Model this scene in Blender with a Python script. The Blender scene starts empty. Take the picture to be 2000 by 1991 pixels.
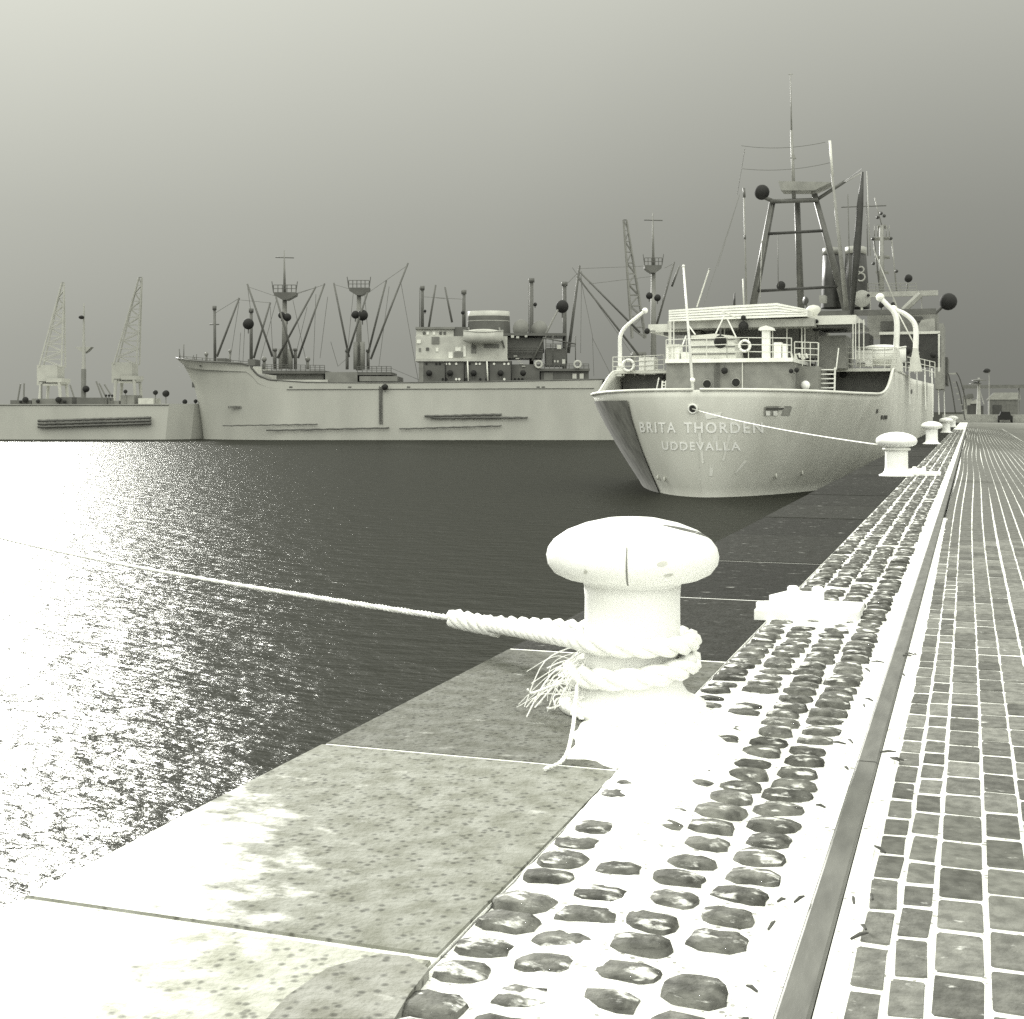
import bpy, math, random
from mathutils import Vector, noise
from mathutils.bvhtree import BVHTree
random.seed(7)
R = math.radians
sc = bpy.context.scene
col = sc.collection

# ---------------------------------------------------------------- camera
F = 2600.0            # focal length in photograph pixels (2000 wide)
HC = 1.5              # lens height above the quay
HY = 802.0            # horizon row of the photograph
VPX = 1898.0          # column where the quay runs to
YAW = math.atan((VPX - 1000) / F)
S_, C_ = math.sin(YAW), math.cos(YAW)
WL = -2.5             # water level
cam_d = bpy.data.cameras.new('camera')
cam = bpy.data.objects.new('camera', cam_d); col.objects.link(cam)
cam.location = (0, 0, HC); cam.rotation_euler = (math.pi / 2, 0, YAW)
cam_d.sensor_width = 36; cam_d.lens = F / 2000 * 36
cam_d.shift_y = -(995.5 - HY) / 2000
cam_d.clip_start = 0.05; cam_d.clip_end = 6000
sc.camera = cam

# ---------------------------------------------------------------- light
SUN_AZ = YAW + R(23)      # to the left of the view, ahead
SUN_EL = R(18)
world = bpy.data.worlds.new('World'); sc.world = world; world.use_nodes = True
nt = world.node_tree; N = nt.nodes; L = nt.links
bg = N['Background']
tc = N.new('ShaderNodeTexCoord'); sp = N.new('ShaderNodeSeparateXYZ'); L.new(tc.outputs['Generated'], sp.inputs[0])
rp = N.new('ShaderNodeValToRGB'); L.new(sp.outputs['Z'], rp.inputs[0])
els = rp.color_ramp.elements
def gcol(v): return (v, v * 1.012, v * 0.90, 1)
els[0].position = 0.0; els[0].color = gcol(.25)
els[1].position = 1.0; els[1].color = gcol(1.0)
for p, v in ((.05, .275), (.10, .315), (.14, .345), (.20, .41), (.26, .475), (.36, .58), (.5, .72), (.7, .88)):
    e = els.new(p); e.color = gcol(v)
# sky darkest down the quay, brightened behind the camera to light facing surfaces
dp = N.new('ShaderNodeVectorMath'); dp.operation = 'DOT_PRODUCT'; L.new(tc.outputs['Generated'], dp.inputs[0])
dp.inputs[1].default_value = Vector((.06, 1, 0)).normalized()
mr = N.new('ShaderNodeMapRange'); mr.inputs['From Min'].default_value = -1; mr.inputs['From Max'].default_value = 1
L.new(dp.outputs['Value'], mr.inputs['Value'])
r2 = N.new('ShaderNodeValToRGB'); L.new(mr.outputs[0], r2.inputs[0]); e2 = r2.color_ramp.elements
e2[0].position = 0; e2[0].color = (1.0,) * 3 + (1,); e2[1].position = 1; e2[1].color = (.24,) * 3 + (1,)
for p, v in ((.25, .93), (.5, .65), (.72, .51), (.86, .427), (.905, .39), (.955, .34), (.98, .293)):
    e = e2.new(p); e.color = (v, v, v, 1)
mx = N.new('ShaderNodeVectorMath'); mx.operation = 'MULTIPLY'
L.new(rp.outputs[0], mx.inputs[0]); L.new(r2.outputs[0], mx.inputs[1])
L.new(mx.outputs[0], bg.inputs['Color']); bg.inputs['Strength'].default_value = 3.3
sd = bpy.data.lights.new('sun', 'SUN'); sd.energy = 4.4; sd.angle = R(8); sd.color = (1, .99, .94)
sun = bpy.data.objects.new('sun', sd); col.objects.link(sun)
sv = Vector((-math.sin(SUN_AZ) * math.cos(SUN_EL), math.cos(SUN_AZ) * math.cos(SUN_EL), math.sin(SUN_EL)))
sun.rotation_euler = (-sv).to_track_quat('-Z', 'Y').to_euler(); sun.location = (-30, 20, 40)
sc.view_settings.view_transform = 'Standard'; sc.view_settings.look = 'None'
sc.view_settings.exposure = 0.0; sc.view_settings.gamma = 1.0; sc.view_settings.use_curve_mapping = False
sc.render.engine = 'CYCLES'; sc.cycles.max_bounces = 6
try: sc.cycles.use_denoising = False
except Exception: pass

# ---------------------------------------------------------------- measuring helpers
def P(px, py, D):
    """world point on the ray of a photograph pixel at view depth D"""
    xc = (px - 1000) * D / F
    return Vector((xc * C_ - D * S_, xc * S_ + D * C_, HC - (py - HY) * D / F))
def depth_at(px, Y): return Y / ((px - 1000) / F * S_ + C_)
def PY(px, py, Y): return P(px, py, depth_at(px, Y))
def G(px, py, z=0.0): return P(px, py, F * (HC - z) / (py - HY))
FWD = Vector((-S_, C_, 0)); RGT = Vector((C_, S_, 0)); UP = Vector((0, 0, 1))

# ---------------------------------------------------------------- mesh helpers
ORG = {}
class MB:
    def __init__(s): s.v = []; s.f = []
    def add(s, vs, fs):
        b = len(s.v); s.v += [Vector(p) for p in vs]; s.f += [tuple(i + b for i in q) for q in fs]; return s
    def hexa(s, a, b):   # two rings of four
        return s.add(list(a) + list(b), [(3, 2, 1, 0), (4, 5, 6, 7), (0, 1, 5, 4), (1, 2, 6, 5), (2, 3, 7, 6), (3, 0, 4, 7)])
    def box(s, lo, hi):
        x0, y0, z0 = lo; x1, y1, z1 = hi
        return s.hexa([(x0, y0, z0), (x1, y0, z0), (x1, y1, z0), (x0, y1, z0)], [(x0, y0, z1), (x1, y0, z1), (x1, y1, z1), (x0, y1, z1)])
    def slab(s, poly, off):      # polygon extruded along vector off
        off = Vector(off); n = len(poly); a = [Vector(p) for p in poly]; b = [p + off for p in a]
        fs = [tuple(range(n - 1, -1, -1)), tuple(range(n, 2 * n))] + [(i, (i + 1) % n, n + (i + 1) % n, n + i) for i in range(n)]
        return s.add(a + b, fs)
    def tube(s, pts, r, n=6):
        pts = [Vector(p) for p in pts]; m = len(pts)
        rs = r if isinstance(r, (list, tuple)) else [r] * m
        if len(rs) == 2 and m > 2: rs = [rs[0] + (rs[1] - rs[0]) * i / (m - 1) for i in range(m)]
        vs = []; u = None
        for i, p in enumerate(pts):
            d = (pts[min(i + 1, m - 1)] - pts[max(i - 1, 0)]).normalized()
            if u is None:
                u = d.orthogonal().normalized()
            else:
                u = (u - d * u.dot(d)); u = u.normalized() if u.length > 1e-6 else d.orthogonal().normalized()
            w = d.cross(u)
            for k in range(n):
                a = 2 * math.pi * k / n
                vs.append(p + (u * math.cos(a) + w * math.sin(a)) * rs[i])
        fs = [(i * n + k, i * n + (k + 1) % n, (i + 1) * n + (k + 1) % n, (i + 1) * n + k) for i in range(m - 1) for k in range(n)]
        fs += [tuple(range(n - 1, -1, -1)), tuple((m - 1) * n + k for k in range(n))]
        return s.add(vs, fs)
    def lathe(s, prof, c, n=24, axis=None, sx=1, sy=1):
        c = Vector(c); vs = []
        A = (axis or UP).normalized()
        U = A.orthogonal().normalized() if axis else Vector((1, 0, 0)); W = A.cross(U)
        for (r, z) in prof:
            for k in range(n):
                a = 2 * math.pi * k / n
                vs.append(c + U * (r * sx * math.cos(a)) + W * (r * sy * math.sin(a)) + A * z)
        m = len(prof)
        fs = [(i * n + k, i * n + (k + 1) % n, (i + 1) * n + (k + 1) % n, (i + 1) * n + k) for i in range(m - 1) for k in range(n)]
        fs += [tuple(range(n - 1, -1, -1)), tuple((m - 1) * n + k for k in range(n))]
        return s.add(vs, fs)
    def ball(s, c, r, n=12, sz=1.0):
        m = 8
        return s.lathe([(max(r * math.sin(math.pi * i / m), r * .02), -r * sz * math.cos(math.pi * i / m)) for i in range(m + 1)], c, n)
    def ring(s, c, R1, r1, axis, n=20, k=8):
        A = Vector(axis).normalized(); U = A.orthogonal().normalized(); W = A.cross(U); c = Vector(c)
        vs = []
        for i in range(n):
            a = 2 * math.pi * i / n; d = U * math.cos(a) + W * math.sin(a)
            for j in range(k):
                b = 2 * math.pi * j / k
                vs.append(c + d * (R1 + r1 * math.cos(b)) + A * (r1 * math.sin(b)))
        return s.add(vs, [(i * k + j, ((i + 1) % n) * k + j, ((i + 1) % n) * k + (j + 1) % k, i * k + (j + 1) % k) for i in range(n) for j in range(k)])
    def build(s, name, mat, parent=None, smooth=False, kind=None):
        o3 = ORG.get(parent.name, Vector((0, 0, 0))) if parent else Vector((0, 0, 0))
        me = bpy.data.meshes.new(name); me.from_pydata([tuple(p - o3) for p in s.v], [], s.f); me.update()
        if smooth:
            for p in me.polygons: p.use_smooth = True
        if mat: me.materials.append(mat)
        o = bpy.data.objects.new(name, me); col.objects.link(o)
        if parent: o.parent = parent; ORG[o.name] = o3
        if kind: o['kind'] = kind
        return o
def tag(o, label=None, cat=None, group=None, kind=None):
    if label: o['label'] = label
    if cat: o['category'] = cat
    if group: o['group'] = group
    if kind: o['kind'] = kind
    return o
def thing(name, loc, label, cat, group=None):
    o = bpy.data.objects.new(name, None); col.objects.link(o); o.location = loc; o.empty_display_size = .3
    ORG[o.name] = Vector(loc); return tag(o, label, cat, group)
def rbox(m, x0, y0, x1, y1, Y, dY):            # box square to the quay; front face fills the pixel rectangle at Y
    a, b = PY(x0, y0, Y), PY(x1, y1, Y)
    return m.box((a.x, Y, b.z), (b.x, Y + dY, a.z))
def cbox(m, x0, y0, x1, y1, D, dD):            # box square to the far ship
    p = [P(x0, y1, D), P(x1, y1, D)]; q = [P(x0, y0, D), P(x1, y0, D)]
    o = FWD * dD
    return m.hexa([p[0], p[1], p[1] + o, p[0] + o], [q[0], q[1], q[1] + o, q[0] + o])
def YP(pts, Y): return [PY(x, y, Y) for x, y in pts]
def DP(pts, D): return [P(x, y, D) for x, y in pts]
def smooth_path(pts, k=5):
    pts = [Vector(p) for p in pts]; out = []
    for i in range(len(pts) - 1):
        p0 = pts[max(i - 1, 0)]; p1 = pts[i]; p2 = pts[i + 1]; p3 = pts[min(i + 2, len(pts) - 1)]
        for j in range(k):
            t = j / k
            out.append(.5 * ((2 * p1) + (p2 - p0) * t + (2 * p0 - 5 * p1 + 4 * p2 - p3) * t * t + (3 * p1 - p0 - 3 * p2 + p3) * t ** 3))
    out.append(pts[-1]); return out
def sag(a, b, d, k=14):
    a = Vector(a); b = Vector(b)
    return [a.lerp(b, i / k) - UP * (d * 4 * (i / k) * (1 - i / k)) for i in range(k + 1)]

# ---------------------------------------------------------------- materials
def tint(v):
    k = .93 if v < .7 else .93 + (v - .7) * .22
    return (v, v * 1.006, v * k, 1)
def mat(name, v, rough=.6, var=.12, scale=3.0, bump=0.0, bscale=None, stretch=(1, 1, 1), v2=None, metal=0.0, detail=5, lo=.35, hi=.65):
    m = bpy.data.materials.new(name); m.use_nodes = True
    n = m.node_tree.nodes; l = m.node_tree.links; b = n['Principled BSDF']
    b.inputs['Roughness'].default_value = rough; b.inputs['Metallic'].default_value = metal
    t = n.new('ShaderNodeTexCoord'); mp = n.new('ShaderNodeMapping'); mp.inputs['Scale'].default_value = stretch
    l.new(t.outputs['Object'], mp.inputs[0])
    nz = n.new('ShaderNodeTexNoise'); nz.inputs['Scale'].default_value = scale; nz.inputs['Detail'].default_value = detail
    l.new(mp.outputs[0], nz.inputs['Vector'])
    r = n.new('ShaderNodeValToRGB'); l.new(nz.outputs[0], r.inputs[0])
    a = v2 if v2 is not None else v * (1 - var * 2)
    r.color_ramp.elements[0].position = lo; r.color_ramp.elements[1].position = hi
    r.color_ramp.elements[0].color = tint(a); r.color_ramp.elements[1].color = tint(v)
    l.new(r.outputs[0], b.inputs['Base Color'])
    if bump:
        bz = n.new('ShaderNodeTexNoise'); bz.inputs['Scale'].default_value = bscale or scale * 4; bz.inputs['Detail'].default_value = 6
        l.new(mp.outputs[0], bz.inputs['Vector'])
        bn = n.new('ShaderNodeBump'); bn.inputs['Strength'].default_value = bump; bn.inputs['Distance'].default_value = .02
        l.new(bz.outputs[0], bn.inputs['Height']); l.new(bn.outputs[0], b.inputs['Normal'])
    return m
M = {}
M['bollard'] = mat('white_bollard_paint', .96, .5, .03, 5, .15, 30)
M['bollard_dark'] = mat('worn_bare_iron', .16, .6, .2, 12, .2)
def specks(m, scale, v):
    n = m.node_tree.nodes; l = m.node_tree.links; b = n['Principled BSDF']; src = b.inputs['Base Color'].links[0].from_socket
    g = n.new('ShaderNodeNewGeometry'); vo = n.new('ShaderNodeTexVoronoi'); vo.inputs['Scale'].default_value = scale; l.new(g.outputs['Position'], vo.inputs['Vector'])
    nz = n.new('ShaderNodeTexNoise'); nz.inputs['Scale'].default_value = 5; nz.inputs['Detail'].default_value = 3; l.new(g.outputs['Position'], nz.inputs['Vector'])
    th = n.new('ShaderNodeMapRange'); l.new(nz.outputs[0], th.inputs['Value']); th.inputs['From Min'].default_value = .42; th.inputs['From Max'].default_value = .7; th.inputs['To Min'].default_value = .02; th.inputs['To Max'].default_value = .34
    lt = n.new('ShaderNodeMath'); lt.operation = 'LESS_THAN'; l.new(vo.outputs['Distance'], lt.inputs[0]); l.new(th.outputs[0], lt.inputs[1])
    mx_ = n.new('ShaderNodeMix'); mx_.data_type = 'RGBA'; l.new(lt.outputs[0], mx_.inputs[0]); l.new(src, mx_.inputs[6]); mx_.inputs[7].default_value = (v, v, v * .94, 1); l.new(mx_.outputs[2], b.inputs['Base Color'])
M['rope'] = mat('white_hemp_rope', .95, .9, .04, 30, .3, 90)
M['bed'] = mat('white_joint_sand', .94, .95, .06, 6, .5, 60)
specks(M['bed'], 30, .36)
M['hull'] = mat('pale_grey_hull_paint', .74, .5, .06, .8, .03, 6, (1, 1, .25))
M['quarter'] = mat('dark_scuffed_plating', .24, .95, .25, 2.2, .05, 8, (1, 1, .12), v2=.13)  # shade of the port quarter put into the colour
M['white'] = mat('white_ship_paint', .86, .45, .05, 2)
M['lettering'] = mat('white_lettering', .97, .6, .01, 2)
M['pale'] = mat('pale_grey_paint', .66, .5, .08, 2)
M['mid'] = mat('mid_grey_paint', .36, .5, .12, 2)
M['grey'] = mat('grey_paint', .24, .5, .12, 2)
M['dark'] = mat('dark_grey_paint', .10, .5, .15, 2)
M['black'] = mat('black_paint', .035, .5, .2, 3)
M['lamp'] = mat('sooty_black_lamp_glass', .012, .8, .1, 5)  # lamp glow put into the colour as black, tones reversed
M['wire'] = mat('dark_wire', .12, .6, .1, 5)
M['far_hull'] = mat('pale_far_hull', .43, .6, .07, .25, 0, None, (1, 1, .4))
M['far_dark'] = mat('dark_far_steel', .11, .6, .15, .5)
M['far_mid'] = mat('grey_far_steel', .2, .6, .15, .5)
M['far_light'] = mat('light_far_paint', .5, .6, .12, .6)
M['far_pale'] = mat('chalky_far_steel', .78, .7, .05, .5)
M['crane_a'] = mat('chalky_crane_paint', .36, .7, .06, .5)
M['crane_b'] = mat('weathered_crane_paint', .29, .7, .06, .5)
M['far_ground'] = mat('pale_far_ground', .6, .8, .1, .05)
M['rail'] = mat('worn_rail_steel', .17, .42, .15, 14, .15, 40, (1, .25, 1), metal=.15)
M['twig'] = mat('dark_twig', .09, .8, .2, 30)

def patched_stone(name, base_v, base_v2, scale, bump, bscale, white_scale, white_lo, white_hi, use_color=False, rand=False, patch=None, dots=False):
    """stone with patches of white rime, by place on the stone"""
    m = bpy.data.materials.new(name); m.use_nodes = True
    n = m.node_tree.nodes; l = m.node_tree.links; b = n['Principled BSDF']; b.inputs['Roughness'].default_value = .8; b.inputs['Specular IOR Level'].default_value = .06
    g = n.new('ShaderNodeNewGeometry')
    nz = n.new('ShaderNodeTexNoise'); nz.inputs['Scale'].default_value = scale; nz.inputs['Detail'].default_value = 7; l.new(g.outputs['Position'], nz.inputs['Vector'])
    r = n.new('ShaderNodeValToRGB'); l.new(nz.outputs[0], r.inputs[0])
    r.color_ramp.elements[0].position = .36; r.color_ramp.elements[1].position = .64
    r.color_ramp.elements[0].color = tint(base_v2); r.color_ramp.elements[1].color = tint(base_v)
    src = r.outputs[0]
    oi = n.new('ShaderNodeObjectInfo')
    if rand:
        mm = n.new('ShaderNodeMapRange'); l.new(oi.outputs['Random'], mm.inputs['Value']); mm.inputs['To Min'].default_value = .72; mm.inputs['To Max'].default_value = 1.35
        s_ = n.new('ShaderNodeVectorMath'); s_.operation = 'SCALE'; l.new(src, s_.inputs[0]); l.new(mm.outputs[0], s_.inputs['Scale']); src = s_.outputs[0]
    if use_color:
        s_ = n.new('ShaderNodeVectorMath'); s_.operation = 'MULTIPLY'; l.new(src, s_.inputs[0]); l.new(oi.outputs['Color'], s_.inputs[1]); src = s_.outputs[0]
    if dots:
        vo = n.new('ShaderNodeTexVoronoi'); vo.inputs['Scale'].default_value = 26; l.new(g.outputs['Position'], vo.inputs['Vector'])
        vm = n.new('ShaderNodeMapRange'); l.new(vo.outputs['Distance'], vm.inputs['Value']); vm.inputs['From Min'].default_value = .16; vm.inputs['From Max'].default_value = .36
        vm.inputs['To Min'].default_value = .5; vm.inputs['To Max'].default_value = 1
        s_ = n.new('ShaderNodeVectorMath'); s_.operation = 'SCALE'; l.new(src, s_.inputs[0]); l.new(vm.outputs[0], s_.inputs['Scale']); src = s_.outputs[0]
    mp = n.new('ShaderNodeMapping'); mp.inputs['Scale'].default_value = (1, 1.6, 1); l.new(g.outputs['Position'], mp.inputs[0])
    fz = n.new('ShaderNodeTexNoise'); fz.inputs['Scale'].default_value = white_scale; fz.inputs['Detail'].default_value = 8; fz.inputs['Roughness'].default_value = .62
    l.new(mp.outputs[0], fz.inputs['Vector'])
    val = fz.outputs[0]
    if patch:      # white area round one spot, light falloff put into the colour
        (cx, cy, rx, ry, amt) = patch
        sx = n.new('ShaderNodeMapping'); sx.vector_type = 'POINT'
        sx.inputs['Location'].default_value = (-cx / rx, -cy / ry, 0); sx.inputs['Scale'].default_value = (1 / rx, 1 / ry, 0); l.new(g.outputs['Position'], sx.inputs[0])
        ln = n.new('ShaderNodeVectorMath'); ln.operation = 'LENGTH'; l.new(sx.outputs[0], ln.inputs[0])
        mr2 = n.new('ShaderNodeMapRange'); mr2.interpolation_type = 'SMOOTHSTEP'; l.new(ln.outputs['Value'], mr2.inputs['Value'])
        mr2.inputs['From Min'].default_value = .35; mr2.inputs['From Max'].default_value = 1.25
        mr2.inputs['To Min'].default_value = amt; mr2.inputs['To Max'].default_value = 0
        ad = n.new('ShaderNodeMath'); l.new(val, ad.inputs[0]); l.new(mr2.outputs[0], ad.inputs[1]); val = ad.outputs[0]
    fr = n.new('ShaderNodeMapRange'); fr.interpolation_type = 'SMOOTHSTEP'; l.new(val, fr.inputs['Value'])
    fr.inputs['From Min'].default_value = white_lo; fr.inputs['From Max'].default_value = white_hi
    nz_ = n.new('ShaderNodeSeparateXYZ'); l.new(g.outputs['True Normal'], nz_.inputs[0])       # white on level faces only
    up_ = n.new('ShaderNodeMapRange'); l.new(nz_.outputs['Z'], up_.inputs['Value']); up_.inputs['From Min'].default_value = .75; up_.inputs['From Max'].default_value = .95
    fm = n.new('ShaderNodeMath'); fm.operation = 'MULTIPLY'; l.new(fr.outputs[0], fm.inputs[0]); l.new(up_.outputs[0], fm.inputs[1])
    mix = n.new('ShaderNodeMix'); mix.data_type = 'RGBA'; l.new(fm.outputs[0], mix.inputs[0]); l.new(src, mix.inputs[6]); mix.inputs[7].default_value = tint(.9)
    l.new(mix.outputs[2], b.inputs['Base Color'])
    bz = n.new('ShaderNodeTexNoise'); bz.inputs['Scale'].default_value = bscale; bz.inputs['Detail'].default_value = 6; l.new(g.outputs['Position'], bz.inputs['Vector'])
    bn = n.new('ShaderNodeBump'); bn.inputs['Strength'].default_value = bump; bn.inputs['Distance'].default_value = .015
    l.new(bz.outputs[0], bn.inputs['Height']); l.new(bn.outputs[0], b.inputs['Normal'])
    return m
M['cobble'] = patched_stone('dark_cobble', .17, .075, 16, .8, 45, 8, .52, .66, rand=True)
M['sett'] = patched_stone('grey_sett', .185, .115, 18, .5, 60, 12, .62, .80, rand=True)
M['coping'] = patched_stone('pitted_coping_stone', 1.0, .66, 9, .7, 38, 5.5, .60, .92, use_color=True, dots=True, patch=(-3.0, 2.55, 1.15, 2.3, .62))

def water_mat():
    m = bpy.data.materials.new('harbour_water'); m.use_nodes = True
    n = m.node_tree.nodes; l = m.node_tree.links; n.remove(n['Principled BSDF']); out = n['Material Output']
    t = n.new('ShaderNodeNewGeometry'); mp = n.new('ShaderNodeMapping'); mp.inputs['Rotation'].default_value = (0, 0, -YAW); mp.inputs['Scale'].default_value = (.5, 1.0, 1)
    l.new(t.outputs['Position'], mp.inputs[0])
    a = n.new('ShaderNodeTexNoise'); a.inputs['Scale'].default_value = 2.2; a.inputs['Detail'].default_value = 5; l.new(mp.outputs[0], a.inputs['Vector'])
    c = n.new('ShaderNodeTexNoise'); c.inputs['Scale'].default_value = 9; c.inputs['Detail'].default_value = 5; l.new(mp.outputs[0], c.inputs['Vector'])
    b1 = n.new('ShaderNodeBump'); b1.inputs['Strength'].default_value = .75; b1.inputs['Distance'].default_value = .18; l.new(a.outputs[0], b1.inputs['Height'])
    b2 = n.new('ShaderNodeBump'); b2.inputs['Strength'].default_value = .6; b2.inputs['Distance'].default_value = .06; l.new(c.outputs[0], b2.inputs['Height'])
    l.new(b1.outputs[0], b2.inputs['Normal'])
    d = n.new('ShaderNodeBsdfDiffuse'); d.inputs['Color'].default_value = (.016, .0165, .013, 1)
    g = n.new('ShaderNodeBsdfGlossy'); g.inputs['Roughness'].default_value = .24; g.inputs['Color'].default_value = (.95, .96, .93, 1)
    l.new(b2.outputs[0], g.inputs['Normal'])
    f = n.new('ShaderNodeFresnel'); f.inputs['IOR'].default_value = 1.33; l.new(b2.outputs[0], f.inputs['Normal'])
    mn = n.new('ShaderNodeMath'); mn.operation = 'MINIMUM'; mn.inputs[1].default_value = .095; l.new(f.outputs[0], mn.inputs[0])   # wave faces hide each other at a flat angle
    x = n.new('ShaderNodeMixShader'); l.new(mn.outputs[0], x.inputs[0]); l.new(d.outputs[0], x.inputs[1]); l.new(g.outputs[0], x.inputs[2]); l.new(x.outputs[0], out.inputs['Surface'])
    return m
M['water'] = water_mat()

# ================================================================ SETTING
XE = -2.80          # quay edge
m = MB(); m.add([(-2500, -60, WL), (XE + .02, -60, WL), (XE + .02, 3200, WL), (-2500, 3200, WL)], [(0, 1, 2, 3)])
tag(m.build('water', M['water']), kind='structure')
m = MB(); m.box((XE + .03, -25, -6), (60, 176, -.13))
quay = tag(m.build('quay_ground', M['bed']), kind='structure')
ORG[quay.name] = Vector((0, 0, 0))
# coping slabs along the edge, each its own block
edges = [-2.0, .8, 3.38, 5.40, 7.95, 10.6, 13.3, 16.2, 18.9, 21.5]
while edges[-1] < 172: edges.append(edges[-1] + 2.65)
tones = {0: .5, 1: .5, 2: .29, 3: .17, 4: .04}  # pale near to dark far, light falloff painted into the slab tone
for i in range(len(edges) - 1):
    y0, y1 = edges[i] + .012, edges[i + 1] - .012
    dz = random.uniform(-.006, .006)
    x1 = -1.385
    m = MB()
    e = .04
    base = [(XE, y0, -.5), (x1, y0, -.5), (x1, y1, -.5), (XE, y1, -.5)]
    mid = [(XE, y0, -e + dz), (x1, y0, -e + dz), (x1, y1, -e + dz), (XE, y1, -e + dz)]
    top = [(XE + e, y0 + .012, dz), (x1 - .01, y0 + .012, dz), (x1 - .01, y1 - .012, dz), (XE + e, y1 - .012, dz)]
    m.hexa(base, mid); b = len(m.v); m.add(mid + top, [(0, 1, 5, 4), (1, 2, 6, 5), (2, 3, 7, 6), (3, 0, 4, 7), (4, 5, 6, 7)])
    o = m.build('coping_slab', M['coping'], quay)
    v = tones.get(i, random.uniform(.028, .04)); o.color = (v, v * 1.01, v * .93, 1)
MB().box((XE + .04, -2, -.3), (-1.39, 172, -.009)).build('joint_filling', M['bed'], quay)
# a flat grey stone let into the near coping
pts = [G(x, y, .012) for x, y in ((520, 1990), (560, 1945), (640, 1890), (745, 1862), (800, 1868), (838, 1892), (800, 1940), (770, 1990))]
m = MB(); m.slab([p - UP * .05 for p in pts], (0, 0, .05)); o = m.build('paving_stone', M['coping'], quay); o.color = (.3, .3, .28, 1)

# white sanded bed with the rounded cobbles standing out of it
X0C, X1C = -1.385, -.575
def bed_h(x, y):
    h = -.016 + .010 * noise.noise((x * 3, y * 3, 1)) + .007 * noise.noise((x * 11, y * 11, 5))
    d = ((x + 1.30) / .33) ** 2 + ((y - 5.9) / 1.2) ** 2; h += .035 * math.exp(-d)
    xl = -1.20 + (6 - y) * .075
    if y < 6.5: h += .020 * math.exp(-((x - xl) / .17) ** 2)
    d = ((x + 1.0) / .3) ** 2 + ((y - 9.6) / .45) ** 2; h += .03 * math.exp(-d)
    return h
m = MB(); nx, ny = 26, 340; y0, y1 = 1.6, 15.2
for j in range(ny + 1):
    for i in range(nx + 1):
        x = X0C + (X1C + .12 - X0C) * i / nx; y = y0 + (y1 - y0) * j / ny
        m.v.append(Vector((x, y, bed_h(x, y))))
m.f = [(j * (nx + 1) + i, j * (nx + 1) + i + 1, (j + 1) * (nx + 1) + i + 1, (j + 1) * (nx + 1) + i) for j in range(ny) for i in range(nx)]
m.add([(X0C, y1, -.008), (X1C + .12, y1, -.008), (X1C + .12, 174, -.008), (X0C, 174, -.008)], [(0, 1, 2, 3)])
strip = tag(m.build('cobble_strip', M['bed'], smooth=True), kind='structure'); ORG[strip.name] = Vector((0, 0, 0))
def cobble_shape(rng):
    n = 12; vs = []; k = rng.uniform(2.8, 5.0)
    ph = [rng.uniform(.88, 1.06) for _ in range(n)]
    for (sc_, z) in ((1.0, -.09), (.98, -.022), (.88, .002), (.52, .010)):
        for i in range(n):
            a = 2 * math.pi * i / n; ca, sa = math.cos(a), math.sin(a)
            q = (abs(ca) ** k + abs(sa) ** k) ** (-1 / k)
            vs.append((.5 * ca * q * sc_ * ph[i], .5 * sa * q * sc_ * ph[(i * 5) % n], z + (rng.uniform(-.003, .003) if z > 0 else 0)))
    vs.append((0, 0, .011))
    fs = [(r * n + i, r * n + (i + 1) % n, (r + 1) * n + (i + 1) % n, (r + 1) * n + i) for r in range(3) for i in range(n)]
    fs += [(3 * n + i, 3 * n + (i + 1) % n, 4 * n) for i in range(n)]
    return vs, fs
rng = random.Random(3)
cshapes = [cobble_shape(rng) for _ in range(10)]
cmesh = []
for vs, fs in cshapes:
    me = bpy.data.meshes.new('cobble'); me.from_pydata(vs, [], fs); me.materials.append(M['cobble'])
    for p in me.polygons: p.use_smooth = True
    cmesh.append(me)
cw = (X1C - X0C) / 4; n_parts = 0; stuff = MB(); y = 2.2; row = 0
while y < 110:
    pitch = .17 + .035 * random.random()
    for c in range(4):
        if y > 30 and random.random() < .12: continue
        if random.random() < .03: continue
        x = X0C + cw * (c + .5) + random.uniform(-.012, .012)
        yy = y + (.07 if c % 2 else 0) + random.uniform(-.016, .016) + .05 * math.sin(c * 2.1)
        k = random.randrange(10); sx = cw * random.uniform(.84, 1.0); sy = pitch * (random.uniform(.72, .93) if y < 7.5 else random.uniform(.84, .97))
        z = random.uniform(-.008, .009); rz = random.uniform(-.09, .09)
        if n_parts < 300 and y > 2.6:
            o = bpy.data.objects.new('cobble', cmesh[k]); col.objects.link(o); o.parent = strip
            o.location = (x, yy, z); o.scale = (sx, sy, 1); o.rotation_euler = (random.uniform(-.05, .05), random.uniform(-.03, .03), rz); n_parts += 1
        else:
            vs, fs = cshapes[k]
            stuff.add([(x + a * sx, yy + b * sy, z + d) for a, b, d in vs], fs)
    y += pitch
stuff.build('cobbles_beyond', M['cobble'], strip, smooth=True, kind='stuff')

# sand heaped round the foot of the near bollard
m = MB(); n = 40; rings = 7; cx, cy = -1.42, 6.15
for j in range(rings + 1):
    t = j / rings
    for i in range(n):
        a = 2 * math.pi * i / n
        rx = (.42 + .10 * noise.noise((math.cos(a) * 2, math.sin(a) * 2, 4)) + .05 * noise.noise((math.cos(a) * 6, math.sin(a) * 6, 9))) * t; ry = rx * 2.0
        m.v.append(Vector((cx + rx * math.cos(a), cy + ry * math.sin(a), -.022 + .062 * (1 - t * t) + .012 * noise.noise((rx * math.cos(a) * 9, ry * math.sin(a) * 9, 2)) * (1 - t))))
m.f = [(j * n + i, (j + 1) * n + i, (j + 1) * n + (i + 1) % n, j * n + (i + 1) % n) for j in range(rings) for i in range(n)]
m.build('sand_heap', M['bed'], quay, True)

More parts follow.
